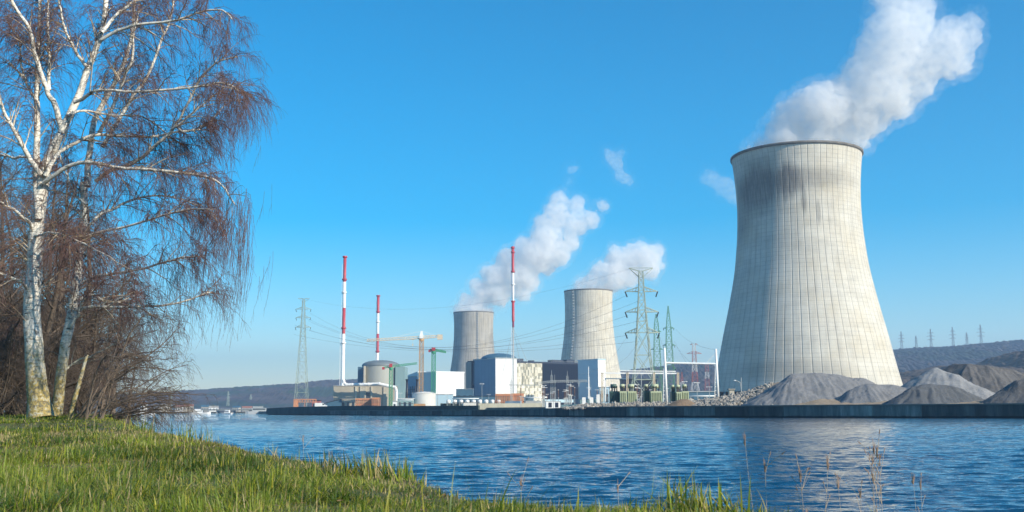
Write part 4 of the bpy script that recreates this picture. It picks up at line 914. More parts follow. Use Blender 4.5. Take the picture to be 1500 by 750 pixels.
for (x, y, D, cn, wh) in spots:
    a = P(x, y, D); W = 9 + r_.random() * 6; H = max(2.5, a.z - 2)
    th_ = thing('riverside_house', f'small far {cn} house {wh}', 'house', (a.x, D, 2), r_.uniform(-.4, .4))
    mb = MB(); mb.box(-W / 2, W / 2, 0, 8, -.3, H); mb.build('wall', cols[cn], th_)
    mb = MB(); mb.add([(-W / 2 - .3, -.4, H), (W / 2 + .3, -.4, H), (W / 2 + .3, 8.4, H), (-W / 2 - .3, 8.4, H), (-W / 2 - .3, 4, H + 2.6), (W / 2 + .3, 4, H + 2.6)], [(0, 1, 5, 4), (2, 3, 4, 5), (1, 2, 5), (3, 0, 4), (3, 2, 1, 0)]); mb.build('roof', r_.choice((m_conc, plain('terracotta_tiles', (.30, .13, .08), .9), m_roofb)), th_)
    for k in range(3): mb = MB(); mb.box(-W / 2 + W * (k + .3) / 3, -W / 2 + W * (k + .7) / 3, -.06, 0.02, H * .4, H * .75); mb.build('window', m_glass, th_)
# orange conveyor and white van below the left pylon
th_ = thing('conveyor_frame', 'long thin orange red conveyor frame at the foot of the left pylon', 'conveyor', (P(430, 595, 620).x, 620, G)); mb = MB(); W_ = P(462, 590, 620).x - P(430, 590, 620).x; H_ = P(440, 585, 620).z - G
for y_ in (0, 2.5):
    mb.bar((0, y_, H_), (W_, y_, H_), .3); mb.bar((0, y_, H_ - 1.6), (W_, y_, H_ - 1.6), .18)
    for k in range(9): mb.bar((W_ * k / 8, y_, 0 if k % 4 == 0 else H_ - 1.6), (W_ * k / 8, y_, H_), .16)
mb.build('frame', m_oran, th_)
mb = MB(); mb.box(0, W_ * .18, -.4, 2.9, -.2, H_ - .4); mb.build('drive_house', m_oran, th_)
th_ = thing('delivery_van', 'white van parked right of the left pylon', 'van', (P(470, 594, 560).x, 560, 3.0))
mb = MB(); pr = [(-3, .5), (-3, 3.2), (1.2, 3.2), (2.2, 2.1), (3.2, 1.8), (3.2, .5)]
mb.add([(x, -1.1, z) for x, z in pr] + [(x, 1.1, z) for x, z in pr], [tuple(range(6)), tuple(range(6, 12))[::-1]] + [(i, (i + 1) % 6, 6 + (i + 1) % 6, 6 + i)[::-1] for i in range(6)]); mb.build('body', m_wht, th_)
mb = MB(); mb.box(1.0, 2.0, -1.13, 1.13, 2.2, 2.9); mb.build('side_window', m_glass, th_)
for x in (-2, 2.2):
    for y in (-1.1, 1.1): mb = MB(); mb.bar((x, y - .12, .45), (x, y + .12, .45), .45, None, 14); mb.build('wheel', m_black, th_)
lowbox('dull red shed with a black roof right of the left pylon', 457, 468, 587, 592, 640, 6, m_dred, m_black, 2)

# ------------------------------------------------------------------ yard clutter
proto = None
for k, (x, D, h_) in enumerate([(586, 600, 9), (641, 560, 10), (655, 600, 8), (706, 520, 12), (716, 600, 8), (776, 480, 10), (797, 430, 9), (836, 420, 10), (899, 400, 9), (928, 380, 8), (1004, 420, 10), (1022, 400, 9), (1040, 380, 7)]):
    if proto is None:
        proto = thing('yard_lamp', 'x', 'lamp post'); mb = MB(); mb.bar((0, 0, 0), (0, 0, 10), .13, .08, 6); mb.build('pole', m_gal, proto)
        mb = MB(); mb.bar((-.9, 0, 9.9), (.9, 0, 9.9), .08); mb.box(-1.1, -.5, -.15, .15, 9.75, 9.95); mb.box(.5, 1.1, -.15, .15, 9.75, 9.95); mb.build('lamp_head', m_wht, proto); q_ = proto
    else: q_ = copy_tree(proto)
    q_.location = (GX(x, D), D, G); q_.scale = (1, 1, h_ / 10); q_['label'] = 'thin grey lamp post with a twin head in the plant yard'; q_['group'] = 'twin-headed lamp posts in the plant yard'
for k, (x0, x1, y, D, lab) in enumerate([(584, 604, 586.5, 640, 'low steel pipe rack left of the round tank'), (664, 700, 584.5, 600, 'long steel pipe rack behind the round white fans'), (768, 800, 583, 470, 'steel pipe rack at the foot of the patchwork front'), (1012, 1046, 581, 420, 'low steel pipe rack left of the big tower foot')]):
    a = P(x0, y, D); e = P(x1, y, D); th_ = thing('pipe_rack', lab, 'pipe rack', (a.x, D, G)); W = e.x - a.x; H = a.z - G; mb = MB(); n = max(3, int(W / 3))
    for i in range(n + 1):
        for yy in (0, 1.6): mb.bar((W * i / n, yy, -.3), (W * i / n, yy, H), .09)
        mb.bar((W * i / n, 0, H), (W * i / n, 1.6, H), .09); mb.bar((W * i / n, 0, H * .6), (W * i / n, 1.6, H * .6), .07)
    mb.build('frame', m_gal, th_)
    for yy, zz, rr_, m_ in ((.3, H + .2, .2, m_wht), (.9, H + .15, .15, m_gal), (1.3, H + .25, .25, m_tank), (.5, H * .6 + .18, .17, m_black)):
        mb = MB(); mb.bar((-.6, yy, zz), (W + .6, yy, zz), rr_, None, 8, 0, True); mb.build('pipe', m_, th_)
for k, (x, D, c1, lab) in enumerate([(740, 420, m_bluec, 'blue shipping container behind the cream quay wall'), (770, 415, m_tank, 'off white shipping container behind the cream quay wall'), (850, 372, m_teal, 'teal shipping container beyond the white stepped mast'), (606, 560, m_oran2, 'orange brown shipping container left of the round tank'), (679, 500, m_tank, 'off white shipping container before the fan row')]):
    th_ = thing('shipping_container', lab, 'container', (GX(x, D), D, G), (k - 2) * .12); mb = MB()
    L_, Wd, Hh = 6.1, 2.4, 2.6; n = 30
    mb.box(0, L_, .05, Wd - .05, .12, Hh - .05)
    for i in range(n): mb.box(L_ * (i + .2) / n, L_ * (i + .6) / n, 0, .049, .15, Hh - .12)
    mb.build('corrugated_body', c1, th_); mb = MB()
    for x_ in (0, L_ - .12):
        for y_ in (-.02, Wd - .1): mb.box(x_, x_ + .12, y_, y_ + .12, 0, Hh)
    mb.box(.12, L_ - .12, -.02, .1, 0, .118); mb.box(.12, L_ - .12, -.02, .1, Hh - .1, Hh + .02); mb.build('frame', c1, th_)
for k, (x, y, D, s_) in enumerate([(829, 585, 380, 1.0), (822, 587, 385, .8), (1028, 586, 372, .9)]):
    pass
# ------------------------------------------------------------------ gravel heaps and rubble
def m_gravel(name, c1, c2, sc=2.5):
    m, t, b = newmat(name); geo = N(t, 'ShaderNodeNewGeometry'); ps = geo.outputs['Position']
    f = noise(t, ps, sc, 8, .8); g_ = noise(t, ps, .25, 4)
    col = mix(t, ramp(t, f, [(.3, (0,)), (.7, (1,))]), c1, c2); col = mix(t, ramp(t, g_, [(.45, (0,)), (.65, (.4,))]), col, tuple(x * .72 for x in c1))
    L(t, col, b.inputs['Base Color']); b.inputs['Roughness'].default_value = .95
    bn = N(t, 'ShaderNodeBump', Strength=.7, Distance=.12); L(t, f, bn.inputs['Height']); L(t, bn.outputs[0], b.inputs['Normal']); return m
mg1 = m_gravel('blue_grey_gravel', (.135, .137, .14), (.245, .245, .25)); mg2 = m_gravel('light_grey_gravel', (.20, .20, .20), (.34, .335, .33)); mg3 = m_gravel('dark_grey_gravel', (.075, .082, .09), (.13, .135, .14)); mg4 = m_gravel('brown_grey_gravel', (.085, .082, .082), (.155, .148, .142))
def heap(label, ridge, D, mat, slope=.62, seed=0, rill=.35, Ds=None, name='gravel_heap'):
    pts = [P(x, y, D + (Ds[i] if Ds else 0)) for i, (x, y) in enumerate(ridge)]
    hm = max(p.z for p in pts) - 1.5; rad = hm / slope + 1
    x0 = min(p.x - (p.z - 1.5) / slope for p in pts) - 1; x1 = max(p.x + (p.z - 1.5) / slope for p in pts) + 1
    y0 = min(p.y for p in pts) - rad; y1 = max(p.y for p in pts) + rad
    nx = int((x1 - x0) / .28); ny = int((y1 - y0) / .28)
    X, Y = np.meshgrid(np.linspace(x0, x1, nx), np.linspace(y0, y1, ny)); Z = np.full(X.shape, -50.); TH = np.zeros(X.shape)
    wx = X + .8 * (fbm(X / 4, Y / 4, 3, seed) - .5) * 2; wy = Y + .8 * (fbm(X / 4 + 9, Y / 4, 3, seed + 1) - .5) * 2
    for a, e in zip(pts[:-1], pts[1:]):
        n = 8
        for i in range(n + 1):
            p = a.lerp(e, i / n); d = np.hypot(wx - p.x, wy - p.y); z = p.z - slope * np.sqrt(d * d + .35) + slope * .55
            m_ = z > Z; Z = np.where(m_, z, Z); TH = np.where(m_, np.arctan2(wy - p.y, wx - p.x) * 4 + p.x * .9, TH)
    dep = max(p.z for p in pts) - Z
    Z = Z + rill * (fbm(TH * 2.4, dep * .08, 4, seed + 3, .7) - .5) * np.clip(dep / 1.5, 0, 1) + .28 * (fbm(X * 1.1, Y * 1.1, 4, seed + 4, .6) - .5) + .5 * (fbm(X / 3, Y / 3, 2, seed + 6) - .5)
    Z = np.maximum(Z, 1.2)
    c0 = Vector(((x0 + x1) / 2, (y0 + y1) / 2, 2.4))
    keep = (Z > 1.25) & (Y - np.interp(X, [-2, 23, 60, 97, 170], [342, 282, 237, 200, 100]) > 1.6); h, w_ = X.shape
    i = (np.arange(h - 1)[:, None] * w_ + np.arange(w_ - 1)[None]).ravel(); Fq = np.stack([i, i + 1, i + 1 + w_, i + w_], 1)
    kf = keep.ravel()[Fq].all(1); Fq = Fq[kf]; us, inv = np.unique(Fq, return_inverse=True)
    V = np.stack([X.ravel() - c0.x, Y.ravel() - c0.y, Z.ravel() - c0.z], 1)[us]
    o = npmesh(name, V, inv.reshape(Fq.shape), mat); o.location = c0
    return tag(o, label, 'gravel heap')
heap('broad blue grey gravel heap in front of the big cooling tower', [(1163, 548), (1180, 546.3), (1205, 546.2), (1226, 548), (1262, 555), (1290, 566)], 253, mg1, seed=1, rill=.7)
heap('low gravel heap between the broad heap and the pointed pale heap', [(1256, 566), (1268, 562.5), (1290, 563), (1311, 563.5)], 241, mg1, seed=12, rill=.8)
heap('pale grey pointed gravel heap, brightest on its right slope', [(1369, 538.5), (1384, 544), (1405, 552), (1428, 563)], 240, mg2, seed=3, Ds=[2, 0, -3, -6], rill=.5)
heap('dark gravel heap in front of the pale pointed one', [(1342, 565), (1362, 562), (1386, 564), (1402, 567)], 227, mg3, seed=4, rill=.9)
heap('big dark brown grey heap farthest back at the right', [(1401, 532), (1418, 533), (1445, 536), (1475, 541), (1500, 547), (1560, 556)], 268, mg4, seed=5, Ds=[0, -4, -6, -6, -4, 0], rill=.9)
heap('dark heap at the right edge of the picture', [(1497, 557), (1512, 551), (1545, 545), (1600, 550)], 216, mg4, seed=6, rill=.6)
heap('small brown soil heap on the rubble before the transformers', [(998, 584), (1006, 585)], 268, m_gravel('brown_soil', (.16, .11, .07), (.28, .20, .13)), seed=7, rill=.3, name='soil_heap')
# rubble berm
def berm(X, Y):
    xp = 750 + X / Y * F * .99
    yt = np.interp(xp, [835, 850, 900, 985, 1040, 1060, 1090, 1120, 1150, 1180, 1250], [595, 590, 588, 588, 583, 579.5, 572.5, 561, 556, 558, 575])
    q_ = np.interp(X, [23, 60, 97], [282, 237, 200]); Dtop = np.interp(xp, [835, 1000, 1150, 1250], [325, 290, 285, 280]); Dbot = q_ + 6
    zt = 1.9 + (597.5 - yt) * Dtop / F
    tt = np.clip((Y - Dbot) / np.maximum(Dtop - Dbot, 3), -.2, 1.25)
    z = 2.3 + (zt - 2.3) * np.clip(tt, 0, 1) ** .8 - np.clip(tt - 1, 0, 1) * 3
    return z + .5 * (fbm(X / 3, Y / 3, 4, 21) - .5)
xs_ = np.linspace(14, 100, 300); ys_ = np.linspace(205, 345, 260); X_, Y_ = np.meshgrid(xs_, ys_); Z_ = berm(X_, Y_)
m_rubg = m_gravel('rubble_earth', (.20, .145, .095), (.42, .33, .23), 1.2)
h_, w__ = X_.shape; i_ = (np.arange(h_ - 1)[:, None] * w__ + np.arange(w__ - 1)[None]).ravel(); Fb = np.stack([i_, i_ + 1, i_ + 1 + w__, i_ + w__], 1)
inl = (Y_ - np.interp(X_, [-2, 23, 60, 97, 170], [342, 282, 237, 200, 100])) > 1.5
Fb = Fb[inl.ravel()[Fb].all(1)]; us_, inv_ = np.unique(Fb, return_inverse=True)
o = npmesh('rubble_berm_terrain', np.stack([X_.ravel(), Y_.ravel(), Z_.ravel()], 1)[us_], inv_.reshape(Fb.shape), m_rubg); tag(o, kind='structure')
m_rock, t, b = newmat('broken_rock'); at = N(t, 'ShaderNodeAttribute', attribute_name='tone'); tc = N(t, 'ShaderNodeNewGeometry')
L(t, mix(t, noise(t, tc.outputs['Position'], 3, 4), ramp(t, at.outputs['Fac'], [(0, (.10, .10, .105)), (.5, (.30, .26, .215)), (1, (.60, .54, .44))]), (.25, .24, .22)), b.inputs['Base Color']); b.inputs['Roughness'].default_value = .9
ico = bmesh.new(); bmesh.ops.create_icosphere(ico, subdivisions=1, radius=1); iv = np.array([v.co[:] for v in ico.verts]); ifc = np.array([[v.index for v in f.verts] for f in ico.faces]); ico.free()
def rocks(name, n, xr, yr, smin, smax, fz, mat, seed, acc=None, label=None):
    r_ = np.random.default_rng(seed); X = r_.uniform(*xr, n); Y = r_.uniform(*yr, n)
    if acc is not None: k = acc(X, Y); X, Y = X[k], Y[k]
    n = len(X); Z = fz(X, Y); s_ = smin * (smax / smin) ** (r_.random(n) ** 1.8)
    V = iv[None] * (s_[:, None, None] * r_.uniform(.6, 1.2, (n, 1, 3))) * r_.uniform(.72, 1.2, (n, 12, 1))
    a = r_.uniform(0, 6.28, n); ca, sa = np.cos(a), np.sin(a)
    V = np.stack([V[..., 0] * ca[:, None] - V[..., 1] * sa[:, None], V[..., 0] * sa[:, None] + V[..., 1] * ca[:, None], V[..., 2]], -1) + np.stack([X, Y, Z + s_ * .15], 1)[:, None]
    Fc = (ifc[None] + (np.arange(n) * 12)[:, None, None]).reshape(-1, 3)
    return npmesh(name, V.reshape(-1, 3), Fc, mat, attr={'tone': np.repeat(r_.random(n) ** 1.3, 12)}, smooth=False)
def accr(X, Y):
    q_ = np.interp(X, [23, 60, 97], [282, 237, 200]); xp = 750 + X / Y * F
    d = Y - q_
    dens = np.where(xp > 1010, 1, .35)
    return (d > 5) & (xp < 1128) & (np.random.default_rng(1).random(len(X)) < dens)
o = rocks('rubble_stones', 15000, (14, 90), (210, 335), .18, .75, berm, m_rock, 31, accr); tag(o, 'heap of broken pale and grey rocks spilling along the quay before the big tower', 'rubble', kind='stuff')
# ------------------------------------------------------------------ steam
def m_steam(name, dens, noise_scale, thr, fade, top=0):
    m = bpy.data.materials.new(name); m.use_nodes = True; t = m.node_tree; t.nodes.clear()
    o = t.nodes.new('ShaderNodeOutputMaterial'); v = t.nodes.new('ShaderNodeVolumePrincipled')
    v.inputs['Color'].default_value = (1, 1, 1, 1); v.inputs['Anisotropy'].default_value = -.05
    if noise_scale:
        tc = N(t, 'ShaderNodeTexCoord'); f = noise(t, tc.outputs['Object'], noise_scale, 7, .66, .4)
        d = ramp(t, f, [(thr, (0,)), (thr + fade, (1,))]); sz = N(t, 'ShaderNodeSeparateXYZ'); L(t, tc.outputs['Object'], sz.inputs[0]); fz = ramp(t, math_(t, 'DIVIDE', sz.outputs['Z'], top), [(.15, (1,)), (1, (.28,))]); L(t, math_(t, 'MULTIPLY', math_(t, 'MULTIPLY', d, dens), fz), v.inputs['Density'])
    else: v.inputs['Density'].default_value = dens
    L(t, v.outputs[0], o.inputs['Volume'])
    m.cycles.volume_sampling = 'MULTIPLE_IMPORTANCE'
    try: m.cycles.homogeneous_volume = not noise_scale
    except Exception: pass
    return m
def blobmesh(name, blobs, vox, mat, parent, grow=0, disp=((1, 1),), seed=1, nl=1.0):
    """union of puffs remeshed into one billowing skin"""
    bm = bmesh.new()
    for (p, r) in blobs:
        bmesh.ops.create_icosphere(bm, subdivisions=3, radius=max(r + grow, .5), matrix=Matrix.Translation(p))
    me = bpy.data.meshes.new(name); bm.to_mesh(me); bm.free(); me.materials.append(mat)
    o = bpy.data.objects.new(name, me); COL.objects.link(o); o.parent = parent
    rm = o.modifiers.new('remesh', 'REMESH'); rm.mode = 'VOXEL'; rm.voxel_size = vox; rm.use_smooth_shade = True
    for k, (size, st) in enumerate(disp):
        tx = bpy.data.textures.new('billow', 'CLOUDS'); tx.noise_scale = size; tx.noise_depth = 3; tx.noise_basis = 'ORIGINAL_PERLIN'
        d = o.modifiers.new('billow', 'DISPLACE'); d.texture = tx; d.strength = st; d.mid_level = .5; d.texture_coords = 'LOCAL'
    return o
GROW = 1.22
def plume(label, blobs, D, dens, vox, core=True, seed=0, name='steam_plume'):
    k = D / F; r_ = random.Random(seed); pts = []
    for (x, y, r) in blobs:
        r = r * GROW
        p = P(x, y, D + r_.uniform(-.3, .3) * r * k + (-.3 * k * max(0, 195 - y) if D < 1000 else 0)); pts.append((p, r * k))
        for j in range(9):       # smaller puffs on the skin of each big one
            a, e_ = r_.uniform(0, 6.28), r_.uniform(-1.2, 1.2)
            pts.append((p + Vector((math.cos(a) * math.cos(e_), math.sin(a) * math.cos(e_), math.sin(e_))) * r * k * .8, r * k * r_.uniform(.18, .42)))
    c0 = pts[0][0].copy(); pts = [(p - c0, r) for p, r in pts]
    th_ = thing(name, label, 'steam', c0)
    R_ = 40 * k if D < 1000 else 22 * k
    sk = blobmesh('veil', pts, vox, m_steam('thin_steam', dens * .22, 4.6 / R_, .43, .22, 215 * k), th_, R_ * .24, ((R_ * .9, R_ * .6), (R_ * .35, R_ * .35), (R_ * .12, R_ * .12)))
    if core:
        big = [(p, r * .95) for p, r in pts]
        blobmesh('billow', big, vox, m_steam('dense_steam', dens * 1.2, 3.4 / R_, .35, .22, 215 * k), th_, -R_ * .02, ((R_ * .8, R_ * .6), (R_ * .28, R_ * .38), (R_ * .10, R_ * .14)))
    return th_
plume('tall white steam plume drifting right from the largest cooling tower', [(1118, 212, 14), (1145, 200, 24), (1150, 190, 24), (1175, 172, 34), (1205, 158, 36), (1225, 190, 30), (1190, 200, 30), (1245, 150, 38), (1275, 118, 38), (1298, 80, 40), (1318, 45, 38), (1328, 10, 38), (1310, -30, 36), (1350, 85, 34), (1385, 85, 28), (1412, 60, 22), (1424, 35, 15), (1300, 135, 32), (1340, 115, 28), (1252, 196, 22), (1235, 208, 18), (1272, 170, 28), (1315, 150, 24), (1160, 210, 18), (1135, 212, 14), (1390, 60, 30), (1400, 90, 22), (1098, 216, 7)],
      TY, .11, 2.0, seed=2)
plume('white steam plume rising from the farthest grey cooling tower', [(683, 452, 10), (700, 446, 15), (712, 428, 16), (732, 432, 15), (728, 405, 18), (748, 385, 20), (760, 402, 20), (785, 375, 24), (768, 362, 14), (800, 350, 22), (815, 318, 19), (819, 294, 13), (842, 330, 16), (864, 322, 13), (882, 302, 9), (835, 352, 14), (800, 388, 14), (775, 412, 14), (674, 455, 9), (690, 456, 10), (712, 455, 10), (752, 418, 15), (795, 328, 14), (765, 432, 10), (815, 372, 18), (697, 418, 10), (712, 398, 9), (682, 440, 9), (845, 300, 12), (680, 457, 13), (692, 459, 14), (706, 456, 13)],
      T1Y, .08, 3.6, seed=3)
plume('white steam plume over the second cooling tower behind the steel pylon', [(852, 418, 11), (870, 412, 15), (886, 416, 15), (900, 404, 19), (882, 396, 13), (908, 384, 18), (928, 385, 20), (946, 378, 18), (962, 370, 11), (926, 368, 12), (952, 396, 13), (966, 388, 8), (925, 408, 12), (846, 424, 7), (862, 426, 9), (880, 428, 9), (892, 424, 8), (900, 365, 8), (940, 362, 10), (848, 430, 11), (862, 432, 13), (878, 432, 13)],
      T2Y, .08, 3.2, seed=4)
plume('small detached wisp of steam high above the second cooling tower', [(889, 222, 7), (896, 232, 9), (905, 240, 10), (916, 262, 9), (908, 256, 9), (924, 268, 5), (912, 222, 6)], 1600, .018, 5.0, seed=5, name='steam_wisp')
plume('faint wisp of steam just left of the largest cooling tower rim', [(1030, 262, 8), (1045, 262, 12), (1060, 272, 14), (1072, 285, 12), (1036, 250, 6), (1090, 290, 14)], 1500, .012, 5.0, seed=6, name='steam_wisp')
plume('tiny wisp of steam above the farthest tower plume', [(833, 248, 6), (842, 246, 6), (835, 265, 5), (828, 275, 4)], 1700, .018, 5.0, seed=7, name='steam_wisp')
# ------------------------------------------------------------------ bare trees
def tubes(Pn, Rn, sides=3):
    """Pn (M,K,3), Rn (M,K) -> verts, quads"""
    M_, K, _ = Pn.shape
    T = np.gradient(Pn, axis=1); T /= np.linalg.norm(T, axis=2, keepdims=True) + 1e-9
    ref = np.where(np.abs(T[:, :1, 2:3]) < .8, np.array([0, 0, 1.]), np.array([1., 0, 0])); ref = np.broadcast_to(ref, T.shape)
    A = np.cross(T, ref); A /= np.linalg.norm(A, axis=2, keepdims=True) + 1e-9; B = np.cross(T, A)
    an = np.arange(sides) * 2 * np.pi / sides
    V = Pn[:, :, None] + (A[:, :, None] * np.cos(an)[None, None, :, None] + B[:, :, None] * np.sin(an)[None, None, :, None]) * Rn[:, :, None, None]
    idx = np.arange(M_ * K * sides).reshape(M_, K, sides)
    a = idx[:, :-1]; b_ = idx[:, 1:]
    Fq = np.stack([a, np.roll(a, -1, 2), np.roll(b_, -1, 2), b_], -1).reshape(-1, 4)
    return V.reshape(-1, 3), Fq, np.repeat(Rn.ravel(), sides)
def sample(Pn, Rn, ci, tt):
    K = Pn.shape[1]; f = tt * (K - 1); i = np.clip(f.astype(int), 0, K - 2); u = (f - i)[:, None]
    p = Pn[ci, i] * (1 - u) + Pn[ci, i + 1] * u; T = Pn[ci, i + 1] - Pn[ci, i]; T /= np.linalg.norm(T, axis=1, keepdims=True) + 1e-9
    return p, T, Rn[ci, i] * (1 - u[:, 0]) + Rn[ci, i + 1] * u[:, 0]
def spawn(r_, Pn, Rn, n, ln, t0=.15, fwd=.8, side=.8, upb=.15, droop=.25, K=7, rmax=.5, rend=.0015, wig=.05, ltap=.5, bias=None, rcap=9):
    """n children on each parent curve"""
    M_ = len(Pn); ci = np.repeat(np.arange(M_), n); tt = t0 + (1 - t0) * r_.random(len(ci)) ** .85
    p, T, r = sample(Pn, Rn, ci, np.minimum(tt, .999))
    q_ = r_.normal(size=T.shape); q_ -= (q_ * T).sum(1, keepdims=True) * T; q_ /= np.linalg.norm(q_, axis=1, keepdims=True) + 1e-9
    d = T * fwd + q_ * side + np.array([0, 0, upb]) + (0 if bias is None else np.array(bias)); d /= np.linalg.norm(d, axis=1, keepdims=True)
    plen = np.linalg.norm(Pn[ci, -1] - Pn[ci, 0], axis=1)
    l_ = (ln * (1 - ltap * tt) * r_.uniform(.5, 1.25, len(ci))) * np.clip(plen / (ln * 1.2), .35, 1.1)
    s_ = np.linspace(0, 1, K)[None, :, None]
    C = p[:, None] + d[:, None] * l_[:, None, None] * s_ + np.array([0, 0, -1.]) * (droop * r_.uniform(.5, 1.5, len(ci)) * l_)[:, None, None] * s_ ** 2
    wv = np.cumsum(r_.normal(size=(len(ci), K, 3)), 1) * (wig * l_ / K ** .5)[:, None, None] * s_
    C = C + wv
    rs = np.minimum(np.minimum(r * rmax, .012 * l_ + .0015), rcap); Rr = rs[:, None] * (1 - s_[:, :, 0]) + np.minimum(rend, rs)[:, None] * s_[:, :, 0]
    return C, Rr
def catmull(pts, n):
    pts = np.array(pts, float); m = len(pts)
    if m == 2: return pts[0] + (pts[1] - pts[0]) * np.linspace(0, 1, n)[:, None]
    p = np.vstack([2 * pts[0] - pts[1], pts, 2 * pts[-1] - pts[-2]]); out_ = []
    for u in np.linspace(0, m - 1 - 1e-6, n):
        i = int(u); f = u - i; a, b_, c_, d = p[i:i + 4]
        out_.append(.5 * ((2 * b_) + (-a + c_) * f + (2 * a - 5 * b_ + 4 * c_ - d) * f * f + (-a + 3 * b_ - 3 * c_ + d) * f ** 3))
    return np.array(out_)
def m_birch(name, lichen=True, zl=1.1):
    m, t, b = newmat(name); tc = N(t, 'ShaderNodeNewGeometry'); ps = tc.outputs['Position']; at = N(t, 'ShaderNodeAttribute', attribute_name='rad')
    mp = N(t, 'ShaderNodeMapping'); mp.inputs['Scale'].default_value = (5, 5, 30); L(t, ps, mp.inputs[0])
    mp2 = N(t, 'ShaderNodeMapping'); mp2.inputs['Scale'].default_value = (6, 6, 5); L(t, ps, mp2.inputs[0])
    len_ = noise(t, mp.outputs[0], 1, 5, .7); pat = noise(t, mp2.outputs[0], 1, 6, .7)
    col = mix(t, ramp(t, pat, [(.35, (0,)), (.65, (1,))]), (.64, .60, .51), (.84, .81, .74))
    col = mix(t, ramp(t, len_, [(.52, (0,)), (.62, (.85,))]), col, (.10, .08, .06))
    col = mix(t, ramp(t, pat, [(.58, (0,)), (.66, (.9,))]), col, (.09, .075, .06))
    thin = ramp(t, math_(t, 'MULTIPLY', at.outputs['Fac'], 20.0), [(.06, (0,)), (.30, (1,))])
    med = ramp(t, math_(t, 'MULTIPLY', at.outputs['Fac'], 20.0), [(.02, (0,)), (.14, (1,))])
    col = mix(t, thin, mix(t, med, (.055, .024, .022), (.30, .21, .13)), col)
    if lichen:
        sx = N(t, 'ShaderNodeSeparateXYZ'); L(t, ps, sx.inputs[0])
        li = ramp(t, math_(t, 'ADD', math_(t, 'MULTIPLY', sx.outputs['Z'], 1 / 6.), math_(t, 'MULTIPLY', pat, .35)), [(.60, (1,)), (.80, (0,))])
        lc = mix(t, ramp(t, noise(t, ps, 14, 6, .8), [(.38, (0,)), (.5, (1,))]), (.045, .035, .02), ramp(t, noise(t, ps, 9, 5, .7), [(.42, (.40, .38, .28)), (.50, (.36, .25, .035)), (.60, (.12, .11, .05))]))
        col = mix(t, math_(t, 'MULTIPLY', li, .92), col, lc)
    L(t, col, b.inputs['Base Color']); b.inputs['Roughness'].default_value = .85
    bn = N(t, 'ShaderNodeBump', Strength=.6, Distance=.02); L(t, pat, bn.inputs['Height']); L(t, bn.outputs[0], b.inputs['Normal']); return m
mb1 = m_birch('birch_bark'); 
m_twig, t, b = newmat('reddish_brown_twigs'); at = N(t, 'ShaderNodeAttribute', attribute_name='rad'); oi = N(t, 'ShaderNodeNewGeometry')
k_ = ramp(t, math_(t, 'MULTIPLY', at.outputs['Fac'], 40.0), [(.10, (.125, .066, .060)), (.22, (.24, .16, .11)), (.42, (.52, .43, .31)), (.7, (.70, .64, .54))])
L(t, k_, b.inputs['Base Color']); b.inputs['Roughness'].default_value = .7
m_twig2, t, b = newmat('dull_brown_twigs'); at = N(t, 'ShaderNodeAttribute', attribute_name='rad')
L(t, ramp(t, math_(t, 'MULTIPLY', at.outputs['Fac'], 20.0), [(.05, (.105, .078, .060)), (.5, (.20, .155, .115))]), b.inputs['Base Color']); b.inputs['Roughness'].default_value = .8
